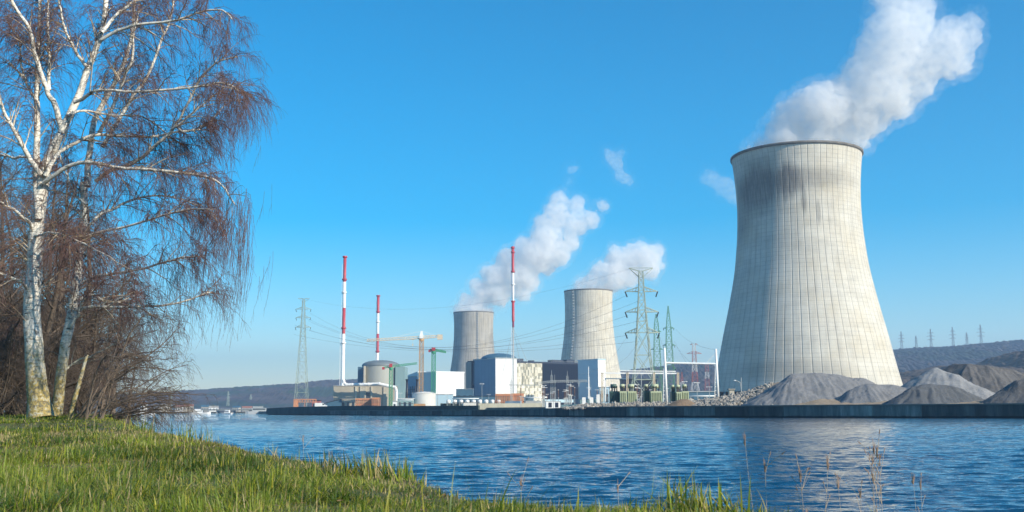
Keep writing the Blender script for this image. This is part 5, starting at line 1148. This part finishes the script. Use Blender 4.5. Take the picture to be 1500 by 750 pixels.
def grown_tree(name, label, limbs, base, seed, n1, n2, n3, l1=1.5, l2=.75, l3=.6, trunk_n=1, group=None, cat='tree', mt_=None, mtw=None, droop3=.8, drape=()):
    """limbs: list of (points (x,y,z world), r0, r1); the first trunk_n belong to the trunk"""
    r_ = np.random.default_rng(seed); K = 26; b0 = np.array(base, float)
    th_ = thing(name, label, cat, base, 0, group); LP = []; LR = []
    for i, (pts, ra, rb) in enumerate(limbs):
        C = catmull(pts, K) - b0; s_ = np.linspace(0, 1, K); R__ = ra * (1 - s_) ** .8 + rb * (1 - (1 - s_) ** .8)
        if i == 0 and ra > .12: R__ = R__ + ra * .55 * np.exp(-s_ * 12)
        C = C + np.cumsum(r_.normal(size=C.shape), 0) * .010 * (s_[:, None] > .02)
        LP.append(C); LR.append(R__)
    TR = list(range(trunk_n))
    v, f, rr_ = tubes(np.array([LP[i] for i in TR]), np.array([LR[i] for i in TR]), 14)
    npmesh('trunk', v, f, mt_ or mb1, th_, {'rad': rr_})
    for i in range(trunk_n, len(limbs)):
        v, f, rr_ = tubes(LP[i][None], LR[i][None], 8); npmesh('branch', v, f, mt_ or mb1, th_, {'rad': rr_})
    LPa, LRa = np.array(LP), np.array(LR)
    lens = np.linalg.norm(np.diff(LPa, axis=1), axis=2).sum(1)
    P1s, R1s = [], []
    for i in range(len(limbs)):
        n = max(3, int(n1 * lens[i]))
        a, b_ = spawn(r_, LPa[i:i + 1], LRa[i:i + 1], n, l1, .30 if i < trunk_n else .15, .75, .75, .18, .25, 9, .55, .003, .06)
        P1s.append(a); R1s.append(b_)
    P1, R1 = np.concatenate(P1s), np.concatenate(R1s)
    P2, R2 = spawn(r_, np.concatenate([P1]), np.concatenate([R1]), n2, l2, .15, .8, .7, 0, .5, 7, .7, .0022, .08)
    tip_, rt_ = spawn(r_, LPa, LRa, n2 * 2, l2, .6, .8, .6, .05, .5, 7, .6, .0022, .08); P2 = np.concatenate([P2, tip_]); R2 = np.concatenate([R2, rt_])
    P3, R3 = spawn(r_, P2, R2, n3, l3, .1, .75, .6, -.1, droop3, 5, .9, .0018, .07, rcap=.0036)
    extra = []
    for (A, n, ln_, sp) in drape:       # hanging curtains of twigs
        n = int(n * .6); A = np.array(A) - b0; pp = A + r_.normal(size=(n, 3)) * sp; s_ = np.linspace(0, 1, 7)[None, :, None]; l_ = ln_ * r_.uniform(.3, 1.1, n)
        C = pp[:, None] + np.array([0, 0, -1.]) * l_[:, None, None] * s_ + np.cumsum(r_.normal(size=(n, 7, 3)), 1) * .02 * s_ + s_ ** 2 * np.array([-.12, 0, 0]); Rr = .0035 * (1 - s_[:, :, 0]) + .0016 * s_[:, :, 0] + 0 * l_[:, None]
        C2, R2_ = spawn(r_, C, Rr, 4, .22, .05, .9, .35, -.5, .6, 5, .8, .0014, .05); extra += [tubes(C, Rr), tubes(C2, R2_)]
    parts = [tubes(P1, R1, 4), tubes(P2, R2, 3), tubes(P3, R3, 3)] + extra
    V, Fq, A_ = [], [], []; off = 0
    for v, f, a in parts: V.append(v); Fq.append(f + off); A_.append(a); off += len(v)
    npmesh('crown', np.concatenate(V), np.concatenate(Fq), mtw or m_twig, th_, {'rad': np.concatenate(A_)})
    return th_
rl = random.Random(11)
def px_limb(pts, Y0, dy, rpx0, rpx1):
    """limb traced at depth Y0; dy = how far its end leans away"""
    n = len(pts); o = []
    for i, (x, y) in enumerate(pts):
        x = x if x < 280 else 280 + (x - 280) * .70
        Yq = Y0 + dy * i / (n - 1); o.append(P(x, y, Yq))
    return (o, rpx0 / F * Y0, rpx1 / F * Y0)
Y1 = 22.0
z1b = P(60, 613, Y1)
T1 = [px_limb([(61, 616), (56, 580), (51, 520), (50, 440), (53, 370), (57, 320), (66, 262), (72, 235), (90, 195)], Y1, .3, 14.5, 6),
      px_limb([(90, 195), (112, 145), (127, 100), (141, 60), (150, 20), (156, -40), (160, -120)], Y1 + .3, .6, 6, 2.5),
      px_limb([(92, 190), (80, 150), (70, 132), (52, 80), (43, 43), (20, 5), (0, -40)], Y1 + .3, -.9, 4.5, 1.5),
      px_limb([(56, 322), (54, 260), (56, 170), (54, 100), (56, 40), (58, -40)], Y1, .9, 5.5, 2.5),
      px_limb([(72, 132), (75, 100), (74, 50), (73, 0), (70, -60)], Y1 + .2, .6, 3, 1.4),
      px_limb([(60, 256), (40, 225), (24, 195), (8, 170), (-10, 130), (-40, 90)], Y1, -.8, 4, 1.2),
      px_limb([(64, 268), (85, 252), (107, 239), (140, 236), (171, 241), (239, 247), (299, 256), (341, 267), (372, 300)], Y1, -1.4, 3.5, 1.0),
      px_limb([(66, 258), (80, 232), (92, 218), (128, 198), (170, 193), (230, 192), (273, 183), (300, 185)], Y1, 1.2, 3.4, .9),
      px_limb([(108, 150), (125, 138), (145, 128), (213, 128), (299, 124), (354, 118), (385, 128)], Y1, -1.2, 2.8, .8),
      px_limb([(146, 62), (170, 45), (200, 34), (256, 26), (299, 15), (340, 12), (370, 25)], Y1, -.8, 2.8, .8),
      px_limb([(149, 48), (170, 20), (200, 0), (235, -30)], Y1, .8, 2.8, 1.0),
      px_limb([(46, 332), (25, 318), (0, 300), (-40, 285)], Y1, -1, 2.8, .9),
      px_limb([(42, 424), (30, 412), (0, 402), (-50, 385)], Y1, -1, 2.4, .8),
      px_limb([(60, 372), (85, 358), (118, 345), (165, 330), (218, 318), (272, 302), (330, 300)], Y1, -1.8, 2.8, .7),
      px_limb([(52, 345), (75, 340), (110, 352), (150, 375), (190, 398)], Y1, -2, 2.0, .6),
      px_limb([(128, 98), (110, 70), (95, 30), (85, -10)], Y1 + .4, -.6, 2.6, 1.0),
      px_limb([(100, 170), (130, 165), (170, 175), (215, 180), (260, 215), (300, 220)], Y1 + .2, 1.4, 2.0, .6),
      px_limb([(40, 230), (10, 235), (-30, 220)], Y1, .8, 2, .8),
      px_limb([(55, 150), (35, 110), (30, 60), (10, 20)], Y1 + .5, .6, 2.2, .8)]
drp = [((P(356, 330, Y1 - 1.2)), 46, 2.0, (.07, .25, .25)), ((P(352, 300, Y1 - 1.2)), 30, 1.3, (.10, .3, .2)), (P(332, 290, Y1 - 1), 60, 1.0, (.3, .4, .25)), (P(312, 330, Y1 - 1), 70, 1.1, (.35, .5, .4)), (P(300, 350, Y1), 80, 1.4, (.5, .5, .4)), (P(356, 150, Y1 - .9), 30, .9, (.16, .4, .2)), (P(325, 135, Y1 - 1), 50, .8, (.4, .5, .2)), (P(250, 400, Y1), 70, 1.3, (.6, .6, .4))]
grown_tree('birch_tree', 'tall white-barked forked birch with lichen on its trunk, leafless, at the grass edge', T1, z1b, 1, 9, 7, 5, 1.15, .6, .42, 4, drape=drp)
Y2 = 23.2
T2 = [px_limb([(84, 614), (88, 575), (94, 530), (104, 480), (113, 425), (121, 377), (127, 330), (128, 273)], Y2, .2, 8, 5),
      px_limb([(128, 273), (130, 230), (137, 183), (150, 150), (163, 124), (180, 85), (190, 50), (194, 0), (198, -60)], Y2 + .2, .8, 5, 1.5),
      px_limb([(140, 265), (160, 252), (179, 245), (205, 232), (222, 218), (245, 200), (256, 183), (273, 154), (299, 115), (337, 92), (370, 85)], Y2, -1.2, 3.2, .8),
      px_limb([(150, 215), (165, 190), (179, 170), (200, 138), (222, 107), (243, 55), (256, 20), (262, -30)], Y2, 1, 3.4, 1),
      px_limb([(145, 196), (171, 141), (184, 110), (192, 85), (197, 45), (205, 10)], Y2, -.8, 3.0, 1),
      px_limb([(122, 413), (150, 405), (190, 395), (230, 385), (272, 372), (310, 372)], Y2, -1.0, 2.4, .7),
      px_limb([(109, 454), (135, 450), (172, 450), (215, 449), (254, 445), (308, 429), (330, 430)], Y2, .6, 2.4, .7),
      px_limb([(112, 440), (135, 430), (160, 438), (200, 425)], Y2, 1.2, 2, .7),
      px_limb([(130, 330), (150, 312), (165, 306), (200, 290), (240, 285), (300, 300)], Y2, 1.2, 2.6, .7),
      px_limb([(104, 480), (118, 450), (128, 425)], Y2, -.4, 2.2, .8),
      px_limb([(250, 190), (290, 165), (330, 140), (370, 128), (392, 140)], Y2 - 1, -.4, 1.8, .6),
      px_limb([(256, 183), (270, 190), (305, 178), (345, 150)], Y2 - 1, .4, 1.8, .6),
      px_limb([(128, 300), (110, 280), (90, 240), (80, 200)], Y2, .8, 2, .7),
      px_limb([(90, 550), (110, 530), (140, 520), (175, 500)], Y2, .8, 1.5, .6)]
grown_tree('birch_tree', 'slimmer second birch leaning right just behind the forked one, pale and leafless', T2, P(84, 614, Y2), 2, 8, 6, 5, 1.15, .6, .42, 2,
           drape=[(P(280, 400, Y2), 50, 1.3, (.6, .6, .4)), (P(310, 200, Y2), 60, .8, (.5, .6, .4)), (P(330, 110, Y2), 50, .9, (.35, .6, .2))])
mbs = m_birch('pale_stub_bark', True)
st = [px_limb([(102, 618), (108, 590), (116, 562), (122, 540), (127, 522)], 21.4, 0, 3.7, 1.9), px_limb([(121, 548), (124, 530), (129, 520)], 21.4, 0, 1.8, 1.2)]
th_ = thing('broken_stump', 'short broken pale birch stem leaning right at the foot of the birches', 'tree stump', P(102, 614, 21.4))
v, f, rr_ = tubes(np.array([catmull(st[0][0], 16) - np.array(th_.location)]), np.array([np.linspace(st[0][1], st[0][2], 16)]), 10); npmesh('trunk', v, f, mbs, th_, {'rad': rr_ + .03})
v, f, rr_ = tubes(np.array([catmull(st[1][0], 8) - np.array(th_.location)]), np.array([np.linspace(st[1][1], st[1][2], 8)]), 8); npmesh('broken_tip', v, f, mbs, th_, {'rad': rr_ + .03})
# generic bare trees of the thicket
def generic(name, label, loc, H, seed, spread=.38, nl=12, n1=3.2, n2=5, n3=3, r0_=.13, group=None, cat='tree', low=.15, mt_=None, mtw=None, stems=1):
    r_ = random.Random(seed); lim = []
    for s_ in range(stems):
        tx, ty = r_.uniform(-.12, .12) * H * (1 if stems == 1 else 2.2), r_.uniform(-.12, .12) * H * (1 if stems == 1 else 1.6)
        tr = [Vector(loc) + Vector((tx * q_ ** 1.3 + r_.uniform(-.02, .02) * H, ty * q_ ** 1.3 + r_.uniform(-.02, .02) * H, q_ * H)) for q_ in (0, .15, .35, .55, .75, 1)]
        tr[0] = Vector(loc) + Vector((r_.uniform(-.1, .1) * stems, r_.uniform(-.1, .1) * stems, -.3)); lim.append((tr, r0_ * (1 if stems == 1 else .6), .012))
    for k in range(nl):
        u = low + (1 - low) * .9 * (k + r_.random()) / nl; tr = lim[k % stems][0]; C = catmull(tr, 30); p = Vector(C[int(u * 29)])
        a = r_.uniform(0, 6.28); ln = H * spread * (1.15 - u) * r_.uniform(.7, 1.3) + .4; d = Vector((math.cos(a), math.sin(a), r_.uniform(.25, .9)))
        d.normalize(); pts = [p, p + d * ln * .35, p + d * ln * .7 + Vector((0, 0, r_.uniform(-.02, .1) * ln)), p + d * ln + Vector((0, 0, r_.uniform(-.2, .15) * ln))]
        lim.append((pts, r0_ * .45 * (1.1 - u), .006))
    return grown_tree(name, label, lim, loc, seed, n1, n2, n3, H * .14 + .3, H * .07 + .25, .4, stems, group, cat, mt_, mtw or m_twig2, .55)
m_barkd = plain('dark_bark', (.10, .075, .055), .9, .4, 3); m_barkm = plain('mid_brown_bark', (.17, .13, .10), .9, .4, 3)
gtree = 'bare trees of the thicket behind the birches'
protoA = generic('bare_tree', 'brown leafless tree in the thicket behind the birches', (0, 0, 0), 9.5, 41, nl=16, group=gtree, mt_=m_barkm)
protoB = generic('bare_tree', 'brown leafless tree in the thicket behind the birches', (0, 0, 0), 8.0, 42, nl=16, spread=.45, group=gtree, mt_=m_barkd)
gbush = 'leafless bushes at the foot of the thicket'
protoC = generic('bare_bush', 'low leafless brown bush at the foot of the thicket', (0, 0, 0), 2.6, 43, spread=.5, nl=16, n1=6, n2=6, n3=3, r0_=.04, group=gbush, cat='bush', low=.05, stems=6, mt_=m_barkd)
def put(o, x, Y, s_, rz, first):
    q_ = o if first else copy_tree(o); X = GX(x, Y); q_.location = (X, Y, float(bank_z(X, Y)) - .05); q_.scale = (s_,) * 3; q_.rotation_euler.z = rz; return q_
for k, (x, Y, s_) in enumerate([(-30, 30, 1.0), (25, 38, 1.15), (80, 34, .9), (130, 42, 1.0), (165, 56, .9), (-70, 36, 1.25), (0, 55, 1.5), (60, 46, 1.2), (150, 44, .6)]): put(protoA if k % 2 == 0 else protoA, x, Y, s_, k * 1.9, k == 0)
for k, (x, Y, s_) in enumerate([(-10, 33, .95), (50, 30, .9), (105, 48, 1.15), (-50, 44, 1.3), (190, 62, .7), (30, 62, 1.6), (120, 33, .55)]): put(protoB, x, Y, s_, k * 2.3, k == 0)
for k, (x, Y, s_) in enumerate([(-20, 30, 1.1), (20, 33, 1.3), (0, 27, .9), (45, 36, 1.4), (85, 33, 1.0), (118, 36, .8), (30, 45, 1.8), (90, 45, 1.7), (-45, 38, 1.7), (65, 28, .8), (110, 38, 1.5), (10, 40, 1.8), (150, 62, 1.2), (190, 75, .9)]): put(protoC, x, Y, s_, k * 1.3, k == 0)
# shrubs leaning over the water to the right of the trunks
for k, (x, Y, dx, dz, lb) in enumerate([(118, 22.5, 2.2, .9, 'bare reddish shrub leaning over the water right of the birches, largest'), (150, 23.5, 2.4, .35, 'low bare shrub reaching farthest right over the river'), (140, 21.0, 1.2, 1.3, 'upright bare shrub close to the broken stem')]):
    X = GX(x, Y); loc = (X, Y, float(bank_z(X, Y)) - .05); r_ = random.Random(60 + k); lim = []
    for j in range(7):
        a = r_.uniform(-.5, .7); l_ = r_.uniform(.6, 1.15); ex, ez = dx * l_, dz * l_ * r_.uniform(.4, 1.7); ey = r_.uniform(-1, .6)
        q0 = Vector(loc) + Vector((r_.uniform(-.2, .2), r_.uniform(-.3, .3), -.05))
        lim.append(([q0, q0 + Vector((ex * .25, ey * .3, ez * .55)), q0 + Vector((ex * .6, ey * .7, ez * .95)), q0 + Vector((ex, ey, ez * r_.uniform(.8, 1.1)))], .022, .005))
    grown_tree('riverside_shrub', lb, lim, loc, 70 + k, 4, 3, 2, .9, .5, .3, 1, None, 'shrub', m_barkm, m_twig2, .3)
# ------------------------------------------------------------------ grass
m_grass, t, b = newmat('grass_blades'); at = N(t, 'ShaderNodeAttribute', attribute_name='col')
L(t, at.outputs['Color'], b.inputs['Base Color']); b.inputs['Roughness'].default_value = .5
tr = t.nodes.new('ShaderNodeBsdfTranslucent'); L(t, at.outputs['Color'], tr.inputs[0]); ms = t.nodes.new('ShaderNodeMixShader'); ms.inputs[0].default_value = .35
L(t, b.outputs[0], ms.inputs[1]); L(t, tr.outputs[0], ms.inputs[2]); L(t, ms.outputs[0], t.nodes['Material Output'].inputs[0])
def blades(name, X, Y, H, W, seed, tuft=False, lean=.5, dry=.08):
    r_ = np.random.default_rng(seed); n = len(X); K = 5; Z = bank_z(X, Y) - .012
    a = np.where(r_.random(n) < .45, r_.uniform(0, 2 * np.pi, n), 14 * fbm(X * .7, Y * .7, 2, 91) + r_.normal(0, .8, n)); wa = a + np.pi / 2 + r_.normal(0, .5, n); s_ = np.linspace(0, 1, K)
    ln = H * lean * np.abs(r_.normal(.2, .8, n)).clip(0, 2.2); cv = r_.uniform(.85, 2.1, n)
    hor = ln[:, None] * s_[None] ** cv[:, None]; ver = H[:, None] * (s_[None] * (1 - .22 * np.minimum(ln / H, 2.2))[:, None] - .20 * np.minimum(ln / H, 2.2)[:, None] * s_[None] ** 3)
    C = np.stack([X[:, None] + np.cos(a)[:, None] * hor, Y[:, None] + np.sin(a)[:, None] * hor, Z[:, None] + ver], -1)
    wd = W[:, None] * np.array([.8, 1, .85, .5, .06])[None]
    side = np.stack([np.cos(wa), np.sin(wa), 0 * wa], -1)[:, None] * wd[..., None] * .5
    V = np.stack([C - side, C + side], 2).reshape(-1, 3)
    base = (np.arange(n) * K * 2)[:, None] + np.arange(K - 1)[None] * 2; base = base.ravel()
    Fq = np.stack([base, base + 1, base + 3, base + 2], 1)
    big = fbm(X * .9, Y * .9, 3, 50); u = r_.random(n)
    g1 = np.array([.045, .105, .010]); g2 = np.array([.20, .26, .018]); g3 = np.array([.36, .34, .03]); g4 = np.array([.48, .37, .17])
    w_ = np.clip(big * 2.6 - .85 + r_.normal(0, .25, n), 0, 1)[:, None]
    c_ = g1 * (1 - w_) + g2 * w_; c_ = np.where((u < .16)[:, None], g3, c_); c_ = np.where((u > 1 - dry)[:, None], g4 * r_.uniform(.6, 1.1, (n, 1)), c_)
    c_ = c_ * r_.uniform(.75, 1.25, (n, 1))
    tip = np.where(r_.random(n) < .35, 1.0, .0)[:, None, None] * (s_ ** 3)[None, :, None] * .7
    cc = c_[:, None] * (1 - tip) + np.array([.36, .30, .10]) * tip
    return npmesh(name, V, Fq, m_grass, attr={'col': np.repeat(cc, 2, axis=1).reshape(-1, 3)})
r_ = np.random.default_rng(9)
def scatter(y0, y1, dens, xl=-.56, xr=.35):
    n = int((y1 ** 2 - y0 ** 2) / 2 * (xr - xl) * dens * 1.0); Y = np.sqrt(r_.uniform(y0 ** 2, y1 ** 2, n)); X = r_.uniform(xl, xr, n) * Y
    d = crest_d(X, Y) + .25 * (fbm(X * .9 + 7, Y * .9, 3, 5) - .5); k = d > -.35 * r_.random(n); return X[k], Y[k]
Xs, Ys, Hs, Ws = [], [], [], []
for (y0, y1, dn, hh, ww) in ((3.2, 6.5, 5200, .11, .0050), (6.5, 10, 2900, .10, .0060), (10, 16, 1400, .08, .0085), (16, 26, 600, .06, .013), (26, 42, 160, .08, .02)):
    X, Y = scatter(y0, y1, dn); n = len(X); cl = fbm(X * 2.2, Y * 2.2, 3, 61)
    Xs.append(X); Ys.append(Y); Hs.append((.28 + .72 * np.clip(crest_d(X, Y) / .9, 0, 1)) * hh * (.30 + 2.6 * np.clip(cl - .36, 0, 1)) * r_.uniform(.45, 1.5, n) * np.where(r_.random(n) < .04, 1.5, 1)); Ws.append(ww * r_.uniform(.6, 1.4, n))
o = blades('grass', np.concatenate(Xs), np.concatenate(Ys), np.concatenate(Hs), np.concatenate(Ws), 1, lean=1.9); tag(o, 'sunlit green meadow grass with dry blades on the near river bank', 'grass', kind='stuff')
# taller coarse grass along the water edge and in tufts
X, Y = scatter(3.4, 26, 900); d = crest_d(X, Y); k = (d < .45) & (r_.random(len(X)) < .3); X, Y = X[k], Y[k]
tx = []; ty = []; th2 = []
for (x, Yt, n, hh, sp) in ((1000, 4.75, 70, .19, .07), (1040, 4.7, 60, .15, .07), (1080, 4.65, 50, .16, .07), (985, 4.85, 22, .24, .04), (940, 4.8, 50, .09, .08), (860, 4.95, 50, .09, .08), (545, 7.6, 160, .19, .14), (590, 7.2, 140, .15, .12), (300, 12.2, 160, .22, .3), (640, 6.9, 60, .12, .1), (500, 8.6, 120, .15, .15), (420, 9.8, 120, .14, .15), (225, 16, 200, .25, .5), (1020, 4.6, 90, .13, .05)):
    xx = GX(x, Yt) + r_.normal(0, sp, n); yy = Yt + r_.normal(0, sp, n); tx.append(xx); ty.append(yy); th2.append(hh * r_.uniform(.5, 1.3, n))
n0 = len(X); X = np.concatenate([X] + tx); Y = np.concatenate([Y] + ty); H = np.concatenate([r_.uniform(.025, .07, n0)] + th2)
o = blades('coarse_grass', X, Y, H, r_.uniform(.004, .009, len(X)) * (1 + Y / 25), 2, lean=.7, dry=.2); tag(o, 'taller coarse grass tufts along the edge of the near bank', 'grass', kind='stuff')
X, Y = scatter(3.2, 16, 900); nn_ = len(X)
o = blades('thatch', X, Y, np.full(nn_, .035) * r_.uniform(.5, 2.2, nn_), r_.uniform(.003, .006, nn_) * (1 + Y / 12), 5, lean=3.5, dry=.85); tag(o, 'dead straw matted between the green blades', 'dead grass', kind='stuff')
# fallen leaves and dry bits
X, Y = scatter(3.5, 20, 26); n = len(X); Z = bank_z(X, Y) + r_.uniform(.0, .03, n)
s_ = r_.uniform(.012, .03, n); a = r_.uniform(0, 6.28, n)
q_ = np.array([[-1, 0, 0], [0, -.5, .15], [1, 0, .1], [0, .5, .2]]); ca, sa = np.cos(a)[:, None], np.sin(a)[:, None]
V = np.stack([q_[None, :, 0] * ca - q_[None, :, 1] * sa, q_[None, :, 0] * sa + q_[None, :, 1] * ca, q_[None, :, 2] + 0 * ca], -1) * s_[:, None, None] + np.stack([X, Y, Z], 1)[:, None]
o = npmesh('fallen_leaves', V.reshape(-1, 3), (np.arange(n) * 4)[:, None] + np.arange(4)[None], plain('dry_leaf', (.26, .15, .07), .8, .5, 4), smooth=False); tag(o, 'dry brown leaves lying in the grass', 'leaves', kind='stuff')
o = rocks('waterside_stones', 5000, (-6, 3), (3.6, 15), .03, .13, lambda X, Y: bank_z(X, Y), m_rock, 33, lambda X, Y: (crest_d(X, Y) < -.15) & (crest_d(X, Y) > -1.6)); tag(o, 'small brown stones on the eroded bank edge', 'stones', kind='stuff')
# dry stalks standing in front of the water
m_dry = plain('dry_stalk', (.50, .38, .26), .8, .25, 6); m_seed = plain('dry_seed_head', (.34, .22, .15), .9, .3, 9)
def stalk(label, x, ytop, Y, lean, br, seed, group=None):
    r_ = random.Random(seed); a = Vector((GX(x, Y), Y, 0)); a.z = float(bank_z(a.x, a.y)) - .02; e = P(x + lean, ytop, Y)
    th_ = thing('dry_stalk', label, 'dry plant', a, 0, group); pts = [Vector(q_) for q_ in catmull([Vector((0, 0, 0)), (e - a) * .5 + Vector((-lean * .0008, 0, 0)), (e - a) * .85, e - a], 12)]
    mb = MB()
    for i in range(11): mb.bar(pts[i], pts[i + 1], .0017 * (1 - i / 16), .0017 * (1 - (i + 1) / 16), 5)
    hd = MB(); sd = []
    for k in range(br):
        p = pts[4 + int(r_.random() * 7)]; d = Vector((r_.uniform(-1, 1), r_.uniform(-1, 1), r_.uniform(.8, 2))).normalized() * r_.uniform(.04, .13)
        mb.bar(p, p + d, .0016, .0009, 4); mb.bar(p + d, p + d * 1.2, .0032, .0015, 5, 1)
    tp = pts[-1]
    for k in range(9): d = Vector((r_.uniform(-.4, .4), r_.uniform(-.4, .4), 1)) * r_.uniform(.008, .03); q_ = tp - Vector((0, 0, r_.random() * .06)); hd.bar(tp - Vector((0, 0, .05)), q_ + d, .0026, .001, 4)
    mb.build('stem', [m_dry, m_seed], th_); hd.build('seed_head', m_seed, th_); return th_
stalk('tall pale bowed stalk, leftmost of those before the tower reflection', 1105, 638, 5.2, -14, 1, 1)
stalk('straight pale stalk just right of the tall bowed one', 1119, 676, 5.1, 1, 2, 2)
stalk('branched brown stalk left of the tower reflection middle', 1178, 690, 5.0, -6, 12, 3)
stalk('thin forked stalk leaning right in the tower reflection', 1192, 672, 5.0, 20, 4, 4)
for k, (x, yt, ln) in enumerate(((1270, 664, 8), (1276, 650, 4), (1282, 655, 2), (1285, 668, 3), (1264, 690, 14), (1250, 715, 10))):
    stalk('dry stalk in the tight clump at the right side of the tower reflection', x, yt, 5.3 + .05 * k, ln, 7, 10 + k, 'dry stalks clumped before the water')
stalk('lone dry stalk with a red brown head, rightmost over open water', 1340, 702, 5.2, 8, 5, 20)
stalk('short thin stalk leaning left near the rightmost one', 1343, 694, 5.25, -6, 1, 21)
stalk('thin stalk between the reflection middle and the tight clump', 1235, 700, 5.1, -8, 2, 22)
stalk('thin dry stalk on the grass edge right of the middle', 905, 706, 5.2, 0, 1, 23)
stalk('short brown seed head rising from the grass edge near the middle', 765, 698, 5.8, -2, 6, 24)
stalk('thin pale stalk before the water below the left pylon', 447, 640, 9.6, -3, 3, 25)
# ------------------------------------------------------------------ haze
m = bpy.data.materials.new('haze_air'); m.use_nodes = True; t = m.node_tree; t.nodes.clear()
o_ = t.nodes.new('ShaderNodeOutputMaterial'); v = t.nodes.new('ShaderNodeVolumePrincipled')
v.inputs['Color'].default_value = (.56, .73, .97, 1); v.inputs['Density'].default_value = HAZE; v.inputs['Anisotropy'].default_value = .3
L(t, v.outputs[0], o_.inputs['Volume'])
try: m.cycles.homogeneous_volume = True
except Exception: pass
o = MB().box(-9300, 9300, -3300, 9300, -7, 480).build('haze', m); tag(o, kind='stuff')
